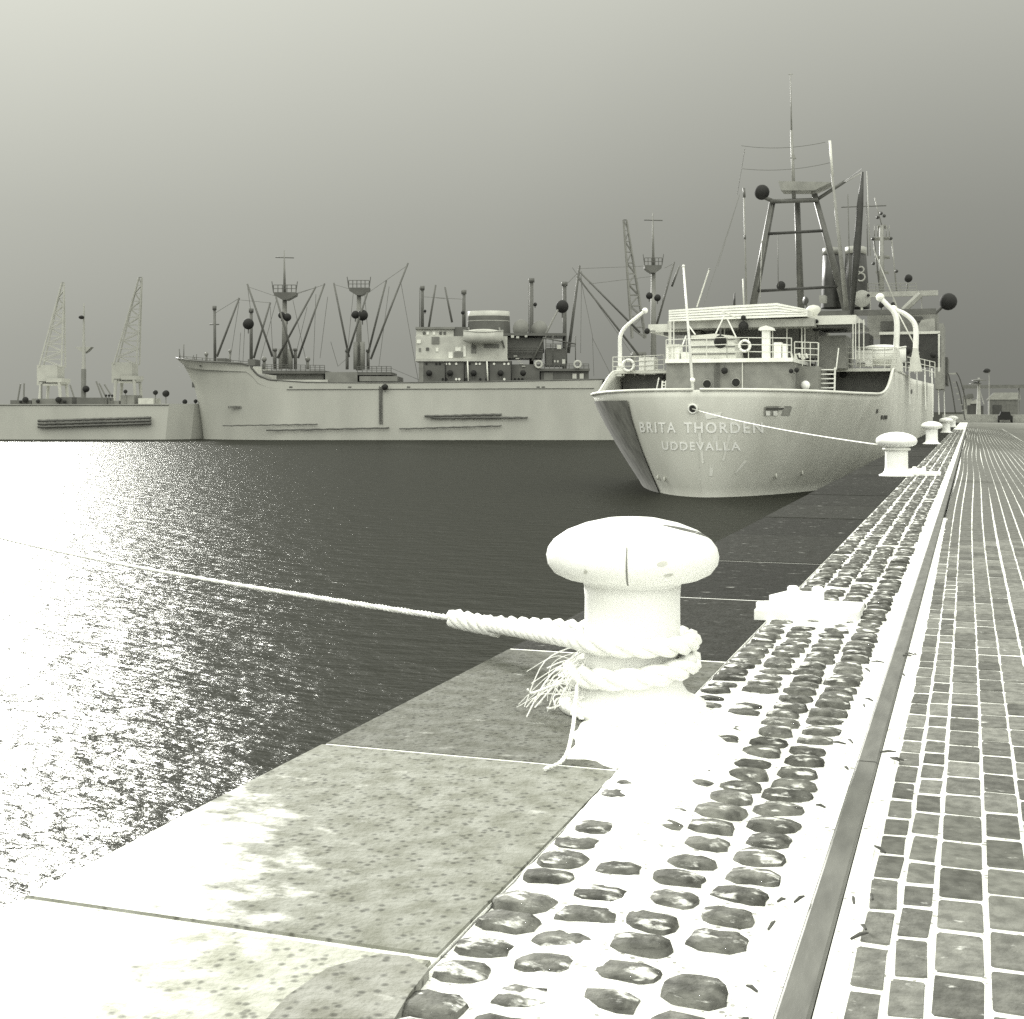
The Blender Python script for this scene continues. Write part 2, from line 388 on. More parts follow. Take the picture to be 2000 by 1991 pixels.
# sett pavement right of the rail
m = MB(); m.add([(-.33, -5, -.005), (40, -5, -.005), (40, 174, -.005), (-.33, 174, -.005)], [(0, 1, 2, 3)])
pave = tag(m.build('sett_pavement', M['bed']), kind='structure'); ORG[pave.name] = Vector((0, 0, 0))
def sett_shape(rng, rough):
    n = 12; vs = []
    out = []
    for cx, cy in ((1, 1), (-1, 1), (-1, -1), (1, -1)):
        c3 = [(.5 * cx, .44 * cy), (.48 * cx, .48 * cy), (.44 * cx, .5 * cy)]
        out += c3 if cx * cy > 0 else c3[::-1]
    ph = [rng.uniform(1 - rough, 1 + rough * .3) for _ in range(n)]
    for (sc_, z) in ((1.0, -.06), (1.0, -.008), (.95, 0)):
        for i in range(n): vs.append((out[i][0] * sc_ * ph[i], out[i][1] * sc_ * ph[i], z))
    fs = [(r * n + i, r * n + (i + 1) % n, (r + 1) * n + (i + 1) % n, (r + 1) * n + i) for r in range(2) for i in range(n)] + [tuple(2 * n + i for i in range(n))]
    return vs, fs
sshapes = [sett_shape(rng, .10 if i < 5 else .035) for i in range(10)]
smesh = []
for vs, fs in sshapes:
    me = bpy.data.meshes.new('sett'); me.from_pydata(vs, [], fs); me.materials.append(M['sett']); smesh.append(me)
colw = [.088, .092, .136, .124, .13, .128, .12, .13, .125, .13, .128, .125, .13, .12, .13, .125, .13, .128, .12, .13]
x = -.318; cols = []
for i, w in enumerate(colw): cols.append((x + w / 2, w, i)); x += w + .009
cells = []
for xc_, w, ci in cols:
    y = 2.0 + random.random() * .3
    while y < 118:
        ln = random.uniform(.255, .33) if ci > 1 else random.uniform(.2, .3)
        cells.append((xc_ + .02 * math.sin(y * .22 + ci * .3) * (1 if ci < 5 else .5), y + ln / 2, w, ln - .020 + .010 * max(0, min(1, (y - 6) / 22)), ci)); y += ln
def in_view(x, y):
    d = y * C_ - x * S_
    if d < 1: return 0
    px = 1000 + F * (x * C_ + y * S_) / d; py = HY + F * HC / d
    return -100 < px < 2040 and py < 2060
cells.sort(key=lambda c: (not in_view(c[0], c[1]), c[1]))
stuff = MB()
for i, (x, y, w, ln, ci) in enumerate(cells):
    k = random.randrange(5) if ci < 2 else 5 + random.randrange(5)
    z = random.uniform(-.002, .002) - (.001 if ci < 2 else 0); wx = w * random.uniform(.94, 1.0) + .007 * max(0, min(1, (y - 6) / 18))
    if i < 300:
        o = bpy.data.objects.new('sett', smesh[k]); col.objects.link(o); o.parent = pave
        o.location = (x, y, z); o.scale = (wx, ln, 1); o.rotation_euler = (random.uniform(-.012, .012), random.uniform(-.02, .02), random.uniform(-.03, .03) if ci < 2 else random.uniform(-.008, .008))
    else:
        vs, fs = sshapes[k]; stuff.add([(x + a * wx, y + b * ln, z + d) for a, b, d in vs], fs)
stuff.build('setts_beyond', M['sett'], pave, kind='stuff')
m = MB(); m.add([(-.32, 118, -.001), (40, 118, -.001), (40, 174, -.001), (-.32, 174, -.001)], [(0, 1, 2, 3)])
m.build('paving_sheet', M['sett'], pave)
m = MB(); m.add([(2.35, -5, -.001), (40, -5, -.001), (40, 118, -.001), (2.35, 118, -.001)], [(0, 1, 2, 3)])
m.build('paving_sheet', M['sett'], pave)

# crane rail
rl = thing('crane_rail', (-.42, 0, 0), 'flat worn steel crane rail sunk between cobbles and setts', 'rail')
ys = [-3, 1.4, 5.85, 11.0, 16.5, 22, 28, 34, 46, 58, 72, 90, 112, 136, 160, 173]
for a, b in zip(ys, ys[1:]):
    m = MB(); w = .043
    pr = [(-w, -.1), (-w, -.002), (-w + .008, .006), (w - .008, .006), (w, -.002), (w, -.1)]
    m.slab([(-.42 + px_, a + .008, pz) for px_, pz in pr], (0, b - a - .016, 0)); m.build('rail_segment', M['rail'], rl)
m = MB()
for sx in (-1, 1):
    for j in range(220):
        y = 2 + j * .08
        a = -.42 + sx * .046; b2 = -.42 + sx * (.155 if sx < 0 else .105)
        hh = lambda x, y: -.004 + .012 * noise.noise((x * 7, y * 7, 3))
        m.add([(a, y, -.006), (b2, y, hh(b2, y)), (b2, y + .08, hh(b2, y + .08)), (a, y + .08, -.006)], [(0, 1, 2, 3)] if sx > 0 else [(3, 2, 1, 0)])
m.build('sand_fill', M['bed'], quay, smooth=True)
for k in range(26):
    y = random.uniform(3.2, 9); x = random.choice((-.32, -.30, -.34, -.52, -.55)) + random.uniform(-.03, .03)
    a = random.uniform(0, 3.14); ln = random.uniform(.015, .04)
    p = Vector((x, y, .012)); d = Vector((math.cos(a), math.sin(a), 0)) * ln
    m = MB(); m.tube([p - d, p + Vector((0, 0, .004)), p + d * .9], [.004, .006, .003], 5)
    tag(m.build('twig', M['twig']), 'small dark twig lying in the white sand along the crane rail', 'twig', 'twigs beside the rail')

# ================================================================ BOLLARDS
PROF = [(.37, 0), (.37, .035), (.33, .05), (.285, .075), (.255, .12), (.243, .2), (.24, .56), (.245, .625), (.262, .645), (.34, .658), (.395, .685), (.428, .73), (.435, .77), (.425, .81), (.395, .85), (.33, .895), (.24, .93), (.13, .955), (.03, .963)]
def bollard(loc, label, k=1.0, near=False):
    t = thing('bollard', loc, label, 'bollard', 'bollards along the quay edge')
    i = 8
    MB().lathe([(r * k, z * k) for r, z in PROF[:i]], loc, 40).build('shaft', M['bollard'], t, True)
    cap = MB().lathe([(r * k, z * k) for r, z in PROF[i - 1:]], loc, 48).build('cap', M['bollard'], t, True)
    o3 = Vector(loc)
    if near:
        d = (Vector((0, 0, HC)) - o3); d.z = 0; d.normalize(); rt = Vector((-d.y, d.x, 0))
        def on_cap(a, z, lift=.004):
            for (r0, z0), (r1, z1) in zip(PROF[8:], PROF[9:]):
                if z0 <= z <= z1:
                    r = r0 + (r1 - r0) * (z - z0) / (z1 - z0); break
            dr = d * math.cos(a) + rt * math.sin(a)
            return o3 + dr * (r + lift) + UP * z
        m = MB()
        zs = [.66 + .19 * i / 9 for i in range(10)]
        for q, (za, zb) in enumerate(zip(zs, zs[1:])):
            w = .011
            m.add([on_cap(-.06 - w, za), on_cap(-.06 + w * (1 - q / 14), za), on_cap(-.06 + w * (1 - (q + 1) / 14), zb), on_cap(-.06 - w, zb)], [(0, 1, 2, 3)])
        m.build('casting_seam', M['grey'], cap)
        for (a, z, w, hh) in ((.33, .775, .06, .012), (.42, .715, .06, .008), (-.55, .725, .025, .012)):
            ring = [on_cap(a + w * math.cos(u * .785) + .02 * math.sin(u * .785), z + hh * math.sin(u * .785)) for u in range(8)]
            MB().add(ring, [tuple(range(8))]).build('bare_spot', M['pale'], cap)
        m = MB()   # bare worn edge along the far side of the crown
        for j in range(14):
            a0 = .75 + j * .065; a1 = a0 + .065
            zz = lambda a: .935 - .075 * ((a - .75) / .91) ** 1.3
            th = lambda a: .010 * math.sin((a - .75) / .91 * math.pi) + .001
            m.add([on_cap(a0, zz(a0) - th(a0)), on_cap(a1, zz(a1) - th(a1)), on_cap(a1, zz(a1) + th(a1)), on_cap(a0, zz(a0) + th(a0))], [(0, 1, 2, 3)])
        m.build('worn_edge', M['bollard_dark'], cap)
    return t
B1 = Vector((-1.62, 6.55, 0))
bollard(B1, 'large white mushroom bollard with a thick rope eye wrapped round its shaft', near=True)
bollard((-1.62, 31.5, 0), 'white mushroom bollard holding the pale mooring line of the moored ship', 1.05)
bollard((-1.68, 62, 0), 'white bollard next along the quay past the one holding the mooring line', 1.06)
bollard((-1.62, 94, 0), 'small distant white bollard beside the foot of the gangway', 1.07)
bollard((-1.62, 126, 0), 'farthest white bollard on the quay, beyond the gangway foot', 1.07)

# low white cast foundations set in the cobbles
def plate(name, loc, w, d, label, group):
    t = thing(name, loc, label, 'mooring block', group)
    x, y, z = loc
    pts = [(-w, -d), (w * .8, -d * 1.0), (w, -d * .5), (w, d), (-w * .6, d), (-w * .85, d * .55), (-w, d * .5)]
    MB().slab([(x + a, y + b, -.05) for a, b in pts], (0, 0, .115)).build('base_plate', M['bollard'], t)
    MB().slab([(x - w * .82, y + d * -.1, .066), (x + w * .2, y - d * .1, .066), (x + w * .2, y + d * .8, .066), (x - w * .55, y + d * .8, .066)], (0, 0, .07)).build('raised_pad', M['bollard'], t)
    for bx, by in ((-.88, -.7), (-.4, .5), (.1, .55), (.55, -.6)):
        zz = .136 if by > 0 else .066
        MB().lathe([(.045, 0), (.045, .035), (.03, .05)], (x + bx * w, y + by * d, zz), 8).build('bolt', M['bollard'], t)
plate('mooring_block', (-1.12, 9.95, 0), .36, .33, 'low white iron mooring block with bolts set among the cobbles', None)
plate('mooring_block', (-1.10, 32.3, 0), .42, .5, 'white iron block beside the bollard holding the mooring line', None)

# rope with an eye over the near bollard
def rope(m, path, r, strands=3, lay=None):
    lay = lay or r * 7
    path = [Vector(p) for p in path]
    acc = [0]
    for a, b in zip(path, path[1:]): acc.append(acc[-1] + (b - a).length)
    for s in range(strands):
        pts = []; u = None
        for i, p in enumerate(path):
            d = (path[min(i + 1, len(path) - 1)] - path[max(i - 1, 0)]).normalized()
            u = d.cross(UP).normalized() if abs(d.z) < .95 else d.orthogonal().normalized()
            w = d.cross(u); a = acc[i] / lay * 2 * math.pi + s * 2 * math.pi / strands
            pts.append(p + (u * math.cos(a) + w * math.sin(a)) * r * .5)
        m.tube(pts, r * .56, 6)
def dense(path, step):
    out = [Vector(path[0])]
    for a, b in zip(path, path[1:]):
        a = Vector(a); b = Vector(b); k = max(1, int((b - a).length / step))
        for i in range(1, k + 1): out.append(a.lerp(b, i / k))
    return out
rp1 = thing('mooring_rope', B1, 'thick white hemp rope eye looped round the large bollard, running out over the water', 'rope')
spl = P(945, 1217, 8.3)
dl = (spl - B1); dl.z = 0; dl.normalize(); sd_ = Vector((-dl.y, dl.x, 0))
RR = .24 + .058
path = []
a0 = math.acos(RR / ((spl - B1).length))
ang0 = math.atan2(dl.y, dl.x)
for i in range(49):
    a = ang0 + a0 + (2 * math.pi - 2 * a0) * i / 48
    path.append(B1 + Vector((math.cos(a) * RR, math.sin(a) * RR, .36 - .02 * i / 48)))
path = dense([spl] + path + [spl], .03)
m = MB(); rope(m, path, .05); m.build('eye', M['rope'], rp1, True)
m = MB(); rope(m, dense([spl + (B1 - spl) * .12 + UP * .02, spl + FWD * .2 - RGT * .2], .03), .06, 4); m.build('splice', M['rope'], rp1, True)
m = MB(); rope(m, dense(sag(spl, P(-160, 1003, 30), .15, 20), .06), .022); m.build('line', M['rope'], rp1, True)
for z, rr in ((.215, .055),):
    m = MB(); pth = [B1 + Vector((math.cos(2 * math.pi * i / 60) * (.24 + .055), math.sin(2 * math.pi * i / 60) * (.24 + .055), z + .03 * math.sin(2 * math.pi * i / 60 + 1))) for i in range(61)]
    rope(m, pth, rr); m.build('turn', M['rope'], rp1, True)
m = MB()
cdir = (Vector((0, 0, 0)) - B1); cdir.z = 0; cdir.normalize(); lft = Vector((cdir.y, -cdir.x, 0))
if lft.dot(RGT) > 0: lft = -lft
rg = random.Random(11)
for k in range(30):
    z0 = rg.uniform(.05, .36); st = B1 + lft * rg.uniform(.20, .27) + cdir * rg.uniform(0, .2) + UP * z0
    out = rg.uniform(.03, .34); up = rg.uniform(-.02, .07)
    en = st + lft * out + cdir * rg.uniform(-.22, .25); en.z = rg.uniform(.004, .05) if rg.random() < .75 else z0 - rg.uniform(.02, .1)
    mid = st.lerp(en, .55) + UP * (up + .03) + lft * rg.uniform(-.03, .06)
    m.tube(smooth_path([st, mid, en], 5), rg.choice((.002, .0025, .0035)), 4)
m.build('frayed_yarns', M['rope'], rp1, kind='stuff')
m = MB()
for k in range(26):
    a = rg.uniform(0, 6.28); st = B1 + lft * rg.uniform(.22, .36) + cdir * rg.uniform(-.05, .22) + UP * rg.uniform(.01, .24)
    pts = [st]
    for q in range(4): pts.append(pts[-1] + Vector((rg.uniform(-.07, .07), rg.uniform(-.07, .07), rg.uniform(-.05, .04))))
    for p in pts: p.z = max(p.z, .012)
    m.tube(smooth_path(pts, 4), rg.uniform(.004, .008), 5)
m.build('tangled_yarn', M['rope'], rp1, True, kind='stuff')
m = MB(); rope(m, dense(smooth_path([B1 + lft * .27 + cdir * .1 + UP * .16, G(1110, 1466, .03), G(1064, 1503, .012)], 8), .02), .010); m.build('loose_end', M['rope'], rp1, True)

# ================================================================ THE MOORED SHIP (stern towards us)
YS = 59.5; XC = -11.75
ship = thing('cargo_ship', (XC, YS + 50, WL), 'pale grey cargo ship moored along the quay with white name lettering on its rounded stern', 'ship')
ZT = 2.42; RAKE = 1.3
def sheer(yy):       # top of the shell plating
    if yy < 8.5: return ZT - .12 * min(yy, 6) / 6
    t = min((yy - 8.5) / 6.8, 1) ** 1.5; s3 = t * t * (3 - 2 * t)
    z = ZT - .12 + 1.45 * s3
    if yy > 40: z += (yy - 40) * .012
    return z
def half(yy, w):     # half breadth at distance yy from the stern, w = 0 waterline .. 1 deck
    q = (1 - w)
    y0 = RAKE * q ** 1.6; Ln = 15 + 13 * q ** 1.2; n_ = 2.25 - .55 * q; B = 7.75 - .25 * q
    if yy <= y0: return 0.0
    t = min((yy - y0) / Ln, 1)
    b = B * (1 - (1 - t) ** n_) ** (1 / n_)
    fb = 122
    if yy > 96:
        u = min((yy - 96) / ((fb if w > .6 else fb - 5 * (1 - w)) - 96), 1); b *= max(1 - u ** 2.2, 0)
    return b
ystat = [0, .12, .35, .7, 1.1, 1.6, 2.2, 2.9, 3.7, 4.6, 5.6, 6.8, 8, 8.8, 9.6, 10.4, 11.1, 11.8, 12.5, 13.2, 14, 14.7, 15.5, 16.5, 19, 23, 28, 34, 42, 52, 64, 78, 90, 96, 102, 107, 112, 116, 119, 121, 122]
NW = 16
m = MB(); q = MB(); grid = {}
for side in (-1, 1):
    for i, yy in enumerate(ystat):
        for j in range(NW + 1):
            w = j / NW; z = WL - .6 + (sheer(yy) - WL + .6) * w
            wz = max(0, min(1, (z - WL) / (ZT - WL)))
            y0_ = RAKE * (1 - wz) ** 1.6; yq = y0_ + yy * (6.8 - y0_) / 6.8 if yy < 6.8 else yy
            grid[side, i, j] = len(m.v); m.v.append(Vector((XC + side * (half(yq, wz) if yy > 0 else 0), YS + yq, z)))
sternf = []
for side in (-1, 1):
    for i in range(len(ystat) - 1):
        for j in range(NW):
            a, b, c, d = grid[side, i, j], grid[side, i + 1, j], grid[side, i + 1, j + 1], grid[side, i, j + 1]
            m.f.append((a, b, c, d) if side > 0 else (d, c, b, a))
hull = m.build('hull', M['hull'], ship, True)
md = hull.modifiers.new('solid', 'SOLIDIFY'); md.thickness = .09; md.offset = -1
bvh = BVHTree.FromPolygons([tuple(p) for p in m.v], m.f)
def on_stern(x, z, lift=.03):
    hit = bvh.ray_cast(Vector((x, YS - 20, z)), Vector((0, 1, 0)))
    if hit[0] is None: return None
    nn = hit[1]
    if nn.y > 0: nn = -nn
    return hit[0] + nn * lift
# shade of the port quarter, painted as a dark skin proud of the shell
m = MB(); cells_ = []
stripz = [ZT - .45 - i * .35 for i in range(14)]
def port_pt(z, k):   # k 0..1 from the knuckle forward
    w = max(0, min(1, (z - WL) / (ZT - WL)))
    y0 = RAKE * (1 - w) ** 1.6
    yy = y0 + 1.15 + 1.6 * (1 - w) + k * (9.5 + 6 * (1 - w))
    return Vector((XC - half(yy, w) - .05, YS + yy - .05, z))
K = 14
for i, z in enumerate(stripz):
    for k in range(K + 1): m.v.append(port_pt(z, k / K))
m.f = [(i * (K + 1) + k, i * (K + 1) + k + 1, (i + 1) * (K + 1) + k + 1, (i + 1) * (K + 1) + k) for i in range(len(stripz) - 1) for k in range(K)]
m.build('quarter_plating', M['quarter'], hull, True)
# capping rail
m = MB()
for side in (-1, 1):
    m.tube([Vector((XC + side * half(yy + .001, 1), YS + yy, sheer(yy) + .02)) for yy in ystat[:28]], .07, 6)
m.build('capping_rail', M['hull'], hull, True)
# lettering
def letter(body, size, xc_, zc_, width):
    cu = bpy.data.curves.new('t', 'FONT'); cu.body = body; cu.size = size; cu.align_x = 'CENTER'; cu.offset = .012; cu.space_character = 1.25; cu.space_word = 1.5
    ob = bpy.data.objects.new('t', cu); col.objects.link(ob); bpy.context.view_layer.update()
    me = ob.to_mesh(); vs = [v.co.copy() for v in me.vertices]; fs = [tuple(p.vertices) for p in me.polygons]
    ob.to_mesh_clear(); bpy.data.objects.remove(ob)
    xs = [v.x for v in vs]; k = width / (max(xs) - min(xs)); cx = (max(xs) + min(xs)) / 2
    # one mesh for each letter: connected islands grouped by x
    par = list(range(len(vs)))
    def find(a):
        while par[a] != a: par[a] = par[par[a]]; a = par[a]
        return a
    for f_ in fs:
        for a in f_[1:]: par[find(a)] = find(f_[0])
    isl = {}
    for f_ in fs: isl.setdefault(find(f_[0]), []).append(f_)
    for r_, fl in isl.items():
        mm = MB(); idx = {}
        ok = True
        for f_ in fl:
            ids = []
            for a in f_:
                if a not in idx:
                    p = on_stern(xc_ + (vs[a].x - cx) * k, zc_ + vs[a].y)
                    if p is None: ok = False; p = Vector((0, 0, 0))
                    idx[a] = len(mm.v); mm.v.append(p)
                ids.append(idx[a])
            mm.f.append(tuple(ids))
        if ok: mm.build('letter', M['lettering'], hull)
letter('BRITA THORDEN', .66, -11.85, .50, 5.75)
letter('UDDEVALLA', .52, -11.75, -.30, 3.6)
# fairlead with rollers, hawse hole, lugs on the stern
def stern_px(px, py): 
    o = Vector((0, 0, HC)); d = (P(px, py, 60) - o).normalized()
    h = bvh.ray_cast(o, d)
    return h[0], h[1]
def patch(name, pts, mt, lift, parent=hull):
    vs = []
    for x, y in pts:
        h, nn = stern_px(x, y)
        if h is None: return None
        if nn.dot(h - Vector((0, 0, HC))) > 0: nn = -nn
        vs.append(h + nn * lift)
    return MB().add(vs, [tuple(range(len(vs)))]).build(name, mt, parent)
fl = patch('fairlead', [(1492, 795), (1500, 793), (1544, 793), (1546, 797), (1541, 812), (1492, 812)], M['mid'], .03)
patch('roller_slot', [(1496, 796), (1531, 796), (1527, 800), (1495, 801)], M['dark'], .05)
for x in (1499, 1513):
    patch('roller', [(x - 4, 802), (x + 4, 802), (x + 4, 811), (x - 4, 811)], M['white'], .06)
h, nn = stern_px(1353, 799)
if h:
    MB().ring(h, .20, .05, nn, 18, 6).build('hawse_ring', M['white'], hull, True)
    MB().lathe([(.16, .0), (.16, .03)], h, 14, axis=(nn if nn.y < 0 else -nn)).build('hawse_hole', M['black'], hull)
    hawse = h
else: hawse = Vector((-11.9, 59.6, 1.5))
for x, y in ((1517, 930), (1568, 924), (1286, 933), (1299, 936)):
    h, nn = stern_px(x, y)
    if h: MB().ring(h - Vector((0, .1, 0)), .09, .035, (1, 0, 0), 12, 6).build('lug', M['pale'], hull, True)
for x, y in ((1727, 815), (1722, 815), (1731, 815), (1780, 765), (1713, 803)):
    patch('drain_slot', [(x - 1.5, y - 4), (x + 1.5, y - 4), (x + 1.2, y + 4), (x - 1.8, y + 4)], M['dark'], .03)
for x0, y0, x1, y1, w in ((1366, 845, 1373, 905, 3), (1398, 850, 1388, 930, 5), (1425, 850, 1412, 900, 3), (1455, 900, 1436, 925, 4), (1376, 814, 1410, 810, 5)):
    h = [(x0 - w, y0), (x0 + w, y0), (x1 + w * .6, y1), (x1 - w * .6, y1)] if abs(y1 - y0) > 10 else [(x0, y0 - w), (x1, y1 - w), (x1 - 4, y1 + w), (x0 + 4, y0 + w)]
    patch('whitewash_run', h, M['white'], .02)
# white corner post at the port quarter
m = MB(); a = YP([(1205, 775), (1222, 774), (1222, 781), (1214, 783), (1216, 805), (1215, 822), (1211, 826), (1209, 810), (1207, 790)], 68.6)
m.slab(a, (0, .35, 0)); m.build('corner_fender', M['lettering'], ship)

# decks and houses
m = MB()
prof = [(XC - max(half(yy, .69) - .25, .02), YS + yy) for yy in ystat[7:-2]]
poly = [(x, y, .9) for x, y in prof] + [(2 * XC - x, y, .9) for x, y in reversed(prof)]
m.slab(poly, (0, 0, .08)); m.build('main_deck', M['mid'], ship)
YW = 75.6
BD = 3.62
m = MB()                                              # boat deck across the ship
m.slab([(XC - 7.6, YW - 1.2, BD), (XC + 7.6, YW - 1.2, BD), (XC + 7.6, YW + 16, BD), (XC - 7.6, YW + 16, BD)], (0, 0, .16)); m.build('boat_deck', M['pale'], ship)
m = MB(); m.box((XC - 7.5, YW, .95), (XC + 7.5, YW + 15, BD - .01)); m.build('deckhouse', M['dark'], ship)
m = MB(); rbox(m, 1301, 706, 1546, 790, 66.5, 9.1); hs = m.build('aft_house', M['grey'], ship)
m = MB(); rbox(m, 1299, 702, 1548, 706.5, 66.3, 10); m.build('house_deck', M['white'], ship)
for x, y in ((1381, 750.5), (1437.5, 747.5)):
    c = PY(x, y, 66.47); MB().lathe([(.2, 0), (.2, .04)], c, 18, axis=Vector((0, -1, 0))).build('porthole', M['lamp'], hs)
    MB().ring(c, .215, .03, (0, 1, 0), 18, 6).build('porthole_rim', M['mid'], hs, True)
MB().tube([PY(1450, 703, 66.4), PY(1450, 768, 66.4)], .03, 6).build('drain_pipe', M['pale'], hs)
for x in (1396, 1400, 1404): MB().tube([PY(x, 700, 66.4), PY(x, 768, 66.4)], .025, 6).build('cable_run', M['dark'], hs)
m = MB(); rbox(m, 1546, 716, 1598, 790, 69, 6.5); m.build('side_house', M['grey'], ship)
m = MB(); rbox(m, 1544, 718, 1550, 768, 68.6, .3); m.build('door_post', M['white'], ship)
m = MB(); c = PY(1573, 753, 68.9); m.ball(c, .24, 14); m.build('round_float', M['lettering'], ship, True)
# upper house, its roof and slatted awning
YU = 72.5
m = MB(); rbox(m, 1371, 632, 1560, 703, YU, 6); uh = m.build('upper_house', M['dark'], ship)
m = MB(); rbox(m, 1535, 634, 1600, 700, YU + .6, 6); m.build('upper_house', M['grey'], ship)
m = MB(); rbox(m, 1598, 656, 1652, 720, 73, 5); m.build('side_cabin', M['grey'], ship)
m = MB(); rbox(m, 1304, 628, 1590, 637, 70.2, 8); m.build('house_roof', M['mid'], ship)
m = MB(); rbox(m, 1266, 634, 1345, 648, 71.5, 6); m.build('wing_roof', M['pale'], ship)
m = MB(); rbox(m, 1296, 648, 1368, 654, 71.6, 5); m.build('roof_beam', M['dark'], ship)
m = MB(); rbox(m, 1560, 618, 1672, 633, 71.2, 6); m.build('roof_beam', M['pale'], ship)
m = MB(); rbox(m, 1598, 633, 1684, 639, 71.4, 5); m.build('roof_beam', M['dark'], ship)
aw = MB().slab([PY(1307, 606, 70), PY(1415, 598, 70), PY(1517, 592, 70), PY(1576, 604, 70), PY(1576, 618, 70), PY(1307, 629, 70)], (0, 6, 0)).build('slatted_awning', M['pale'], ship)
for i in range(5):
    t0 = i / 5; t1 = (i + .78) / 5
    def le(t): return (1306, 606 + 23 * t)
    def mi(t): return (1415, 598 + 27 * t)
    def m2(t): return (1517, 592.5 + 29 * t)
    def re(t): return (1577, 604 + 14.5 * t)
    up = [le(t0), mi(t0), m2(t0), re(t0)]; dn = [re(t1), m2(t1), mi(t1), le(t1)]
    MB().slab(YP(up + dn, 69.9), (0, .06, 0)).build('slat', M['white'], aw)
# deck fittings
def ybox(name, x0, y0, x1, y1, Y, dY, mt, parent=ship):
    m = MB(); rbox(m, x0, y0, x1, y1, Y, dY); return m.build(name, M[mt], parent)
cb = ybox('locker', 1301, 675, 1326, 704, 67, .9, 'white'); ybox('locker_lid', 1300, 673, 1327, 676, 66.9, 1.0, 'pale', cb)
m = MB(); m.slab(YP([(1348, 702), (1350, 656), (1395, 652), (1430, 656), (1438, 702)], 68.5), (0, 2.5, 0)); bx = m.build('canvas_covered_winch', M['pale'], ship)
for y in (664, 678, 692): MB().tube([PY(1349, y, 68.45), PY(1436, y - 1, 68.45)], .03, 5).build('lashing', M['dark'], bx)
ybox('locker', 1330, 688, 1342, 703, 67.2, .6, 'white')
vt = ybox('ventilator', 1488, 644, 1503, 703, 67.4, .4, 'white')
MB().slab(YP([(1481, 645), (1483, 640), (1496, 636), (1509, 640), (1511, 645)], 67.25), (0, .7, 0)).build('ventilator_hood', M['white'], vt)
ybox('cabinet', 1511, 669, 1526, 702, 67.3, .6, 'white'); ybox('cabinet', 1528, 672, 1536, 702, 67.3, .6, 'white')
ybox('locker', 1248, 698, 1279, 731, YW - 1.1, .8, 'white'); ybox('locker', 1204, 716, 1214, 735, YW - 1.1, .7, 'white')
ybox('raft_box', 1671, 685, 1702, 716, YW - .9, 1, 'white'); ybox('nameplate', 1674, 709, 1690, 713, YW - .97, .05, 'black')
ybox('winch_house', 1663, 652, 1697, 680, YW + 8, 4, 'black')
bb = ybox('bridge_front', 1719, 651, 1834, 712, YW + 12, 6, 'black')
for (x0, y0, x1, y1) in ((1717, 649, 1836, 652), (1832, 651, 1836, 726)): ybox('bridge_trim', x0, y0, x1, y1, YW + 11.9, .15, 'pale', bb)
ybox('bridge_house', 1694, 610, 1830, 652, YW + 14, 6, 'grey')
ybox('bridge_window', 1720, 628, 1745, 645, YW + 13.9, .05, 'dark', bb); ybox('bridge_window', 1780, 619, 1802, 628, YW + 13.9, .05, 'dark', bb)
m = MB(); m.slab(YP([(1785, 650), (1800, 625), (1825, 622), (1826, 650)], YW + 12.5), (0, 1.5, 0)); m.build('canvas_cover', M['mid'], ship)
ybox('forward_house', 1826, 632, 1843, 760, 118, 8, 'grey'); ybox('forward_house', 1842, 698, 1851, 752, 125, 8, 'dark')
ybox('bridge_beam', 1598, 608, 1828, 613, YW + 10, .4, 'dark'); ybox('bridge_beam', 1694, 571, 1832, 577, YW + 13, .4, 'mid')
m = MB(); m.tube(YP([(1765, 606), (1798, 575)], YW + 12.8), .22, 6); m.build('brace', M['mid'], ship)
for x in (1700, 1725, 1745, 1800): MB().tube(YP([(x, 577), (x, 609)], YW + 13.2), .035, 5).build('stanchion', M['mid'], ship)
for x in (1721, 1745): 
    MB().ball(PY(x, 596, YW + 12), .19, 10).build('bell_lamp', M['lamp'], ship, True)
    MB().tube(YP([(x, 600), (x, 610)], YW + 12), .05, 6).build('lamp_stem', M['dark'], ship)
c = PY(1683.5, 584, YW + 11); sl = MB().lathe([(.05, -.3), (.4, -.2), (.52, 0), (.54, .1), (.5, .12)], c, 22, axis=Vector((.1, -1, 0))).build('searchlight', M['mid'], ship, True)
MB().tube([c - UP * .45, PY(1683, 611, YW + 11.2)], .08, 6).build('searchlight_post', M['pale'], sl)
c = PY(1574, 588, 76); MB().lathe([(.02, -.12), (.2, -.05), (.26, .05), (.24, .07)], c, 16, axis=Vector((-.75, -.65, 0))).build('search_lamp', M['black'], ship, True)
MB().tube([c, PY(1576, 606, 76)], .05, 6).build('lamp_stem', M['dark'], ship)
m = MB(); c = PY(1589, 608, 73); m.lathe([(.14, -.5), (.2, -.2), (.36, 0), (.38, .15), (.25, .28), (.05, .33)], c, 14); m.build('mushroom_vent', M['pale'], ship, True)
ybox('hatch_roof', 1600, 577, 1612, 590, 80, 1, 'grey')
m = MB()    # winch gear on deck
for x, y in ((1545, 690), (1553, 693), (1560, 690), (1567, 694), (1574, 691)): m.tube(YP([(x, y), (x + 3, y + 9)], 68), .06, 6)
m.build('deck_gear', M['pale'], ship)
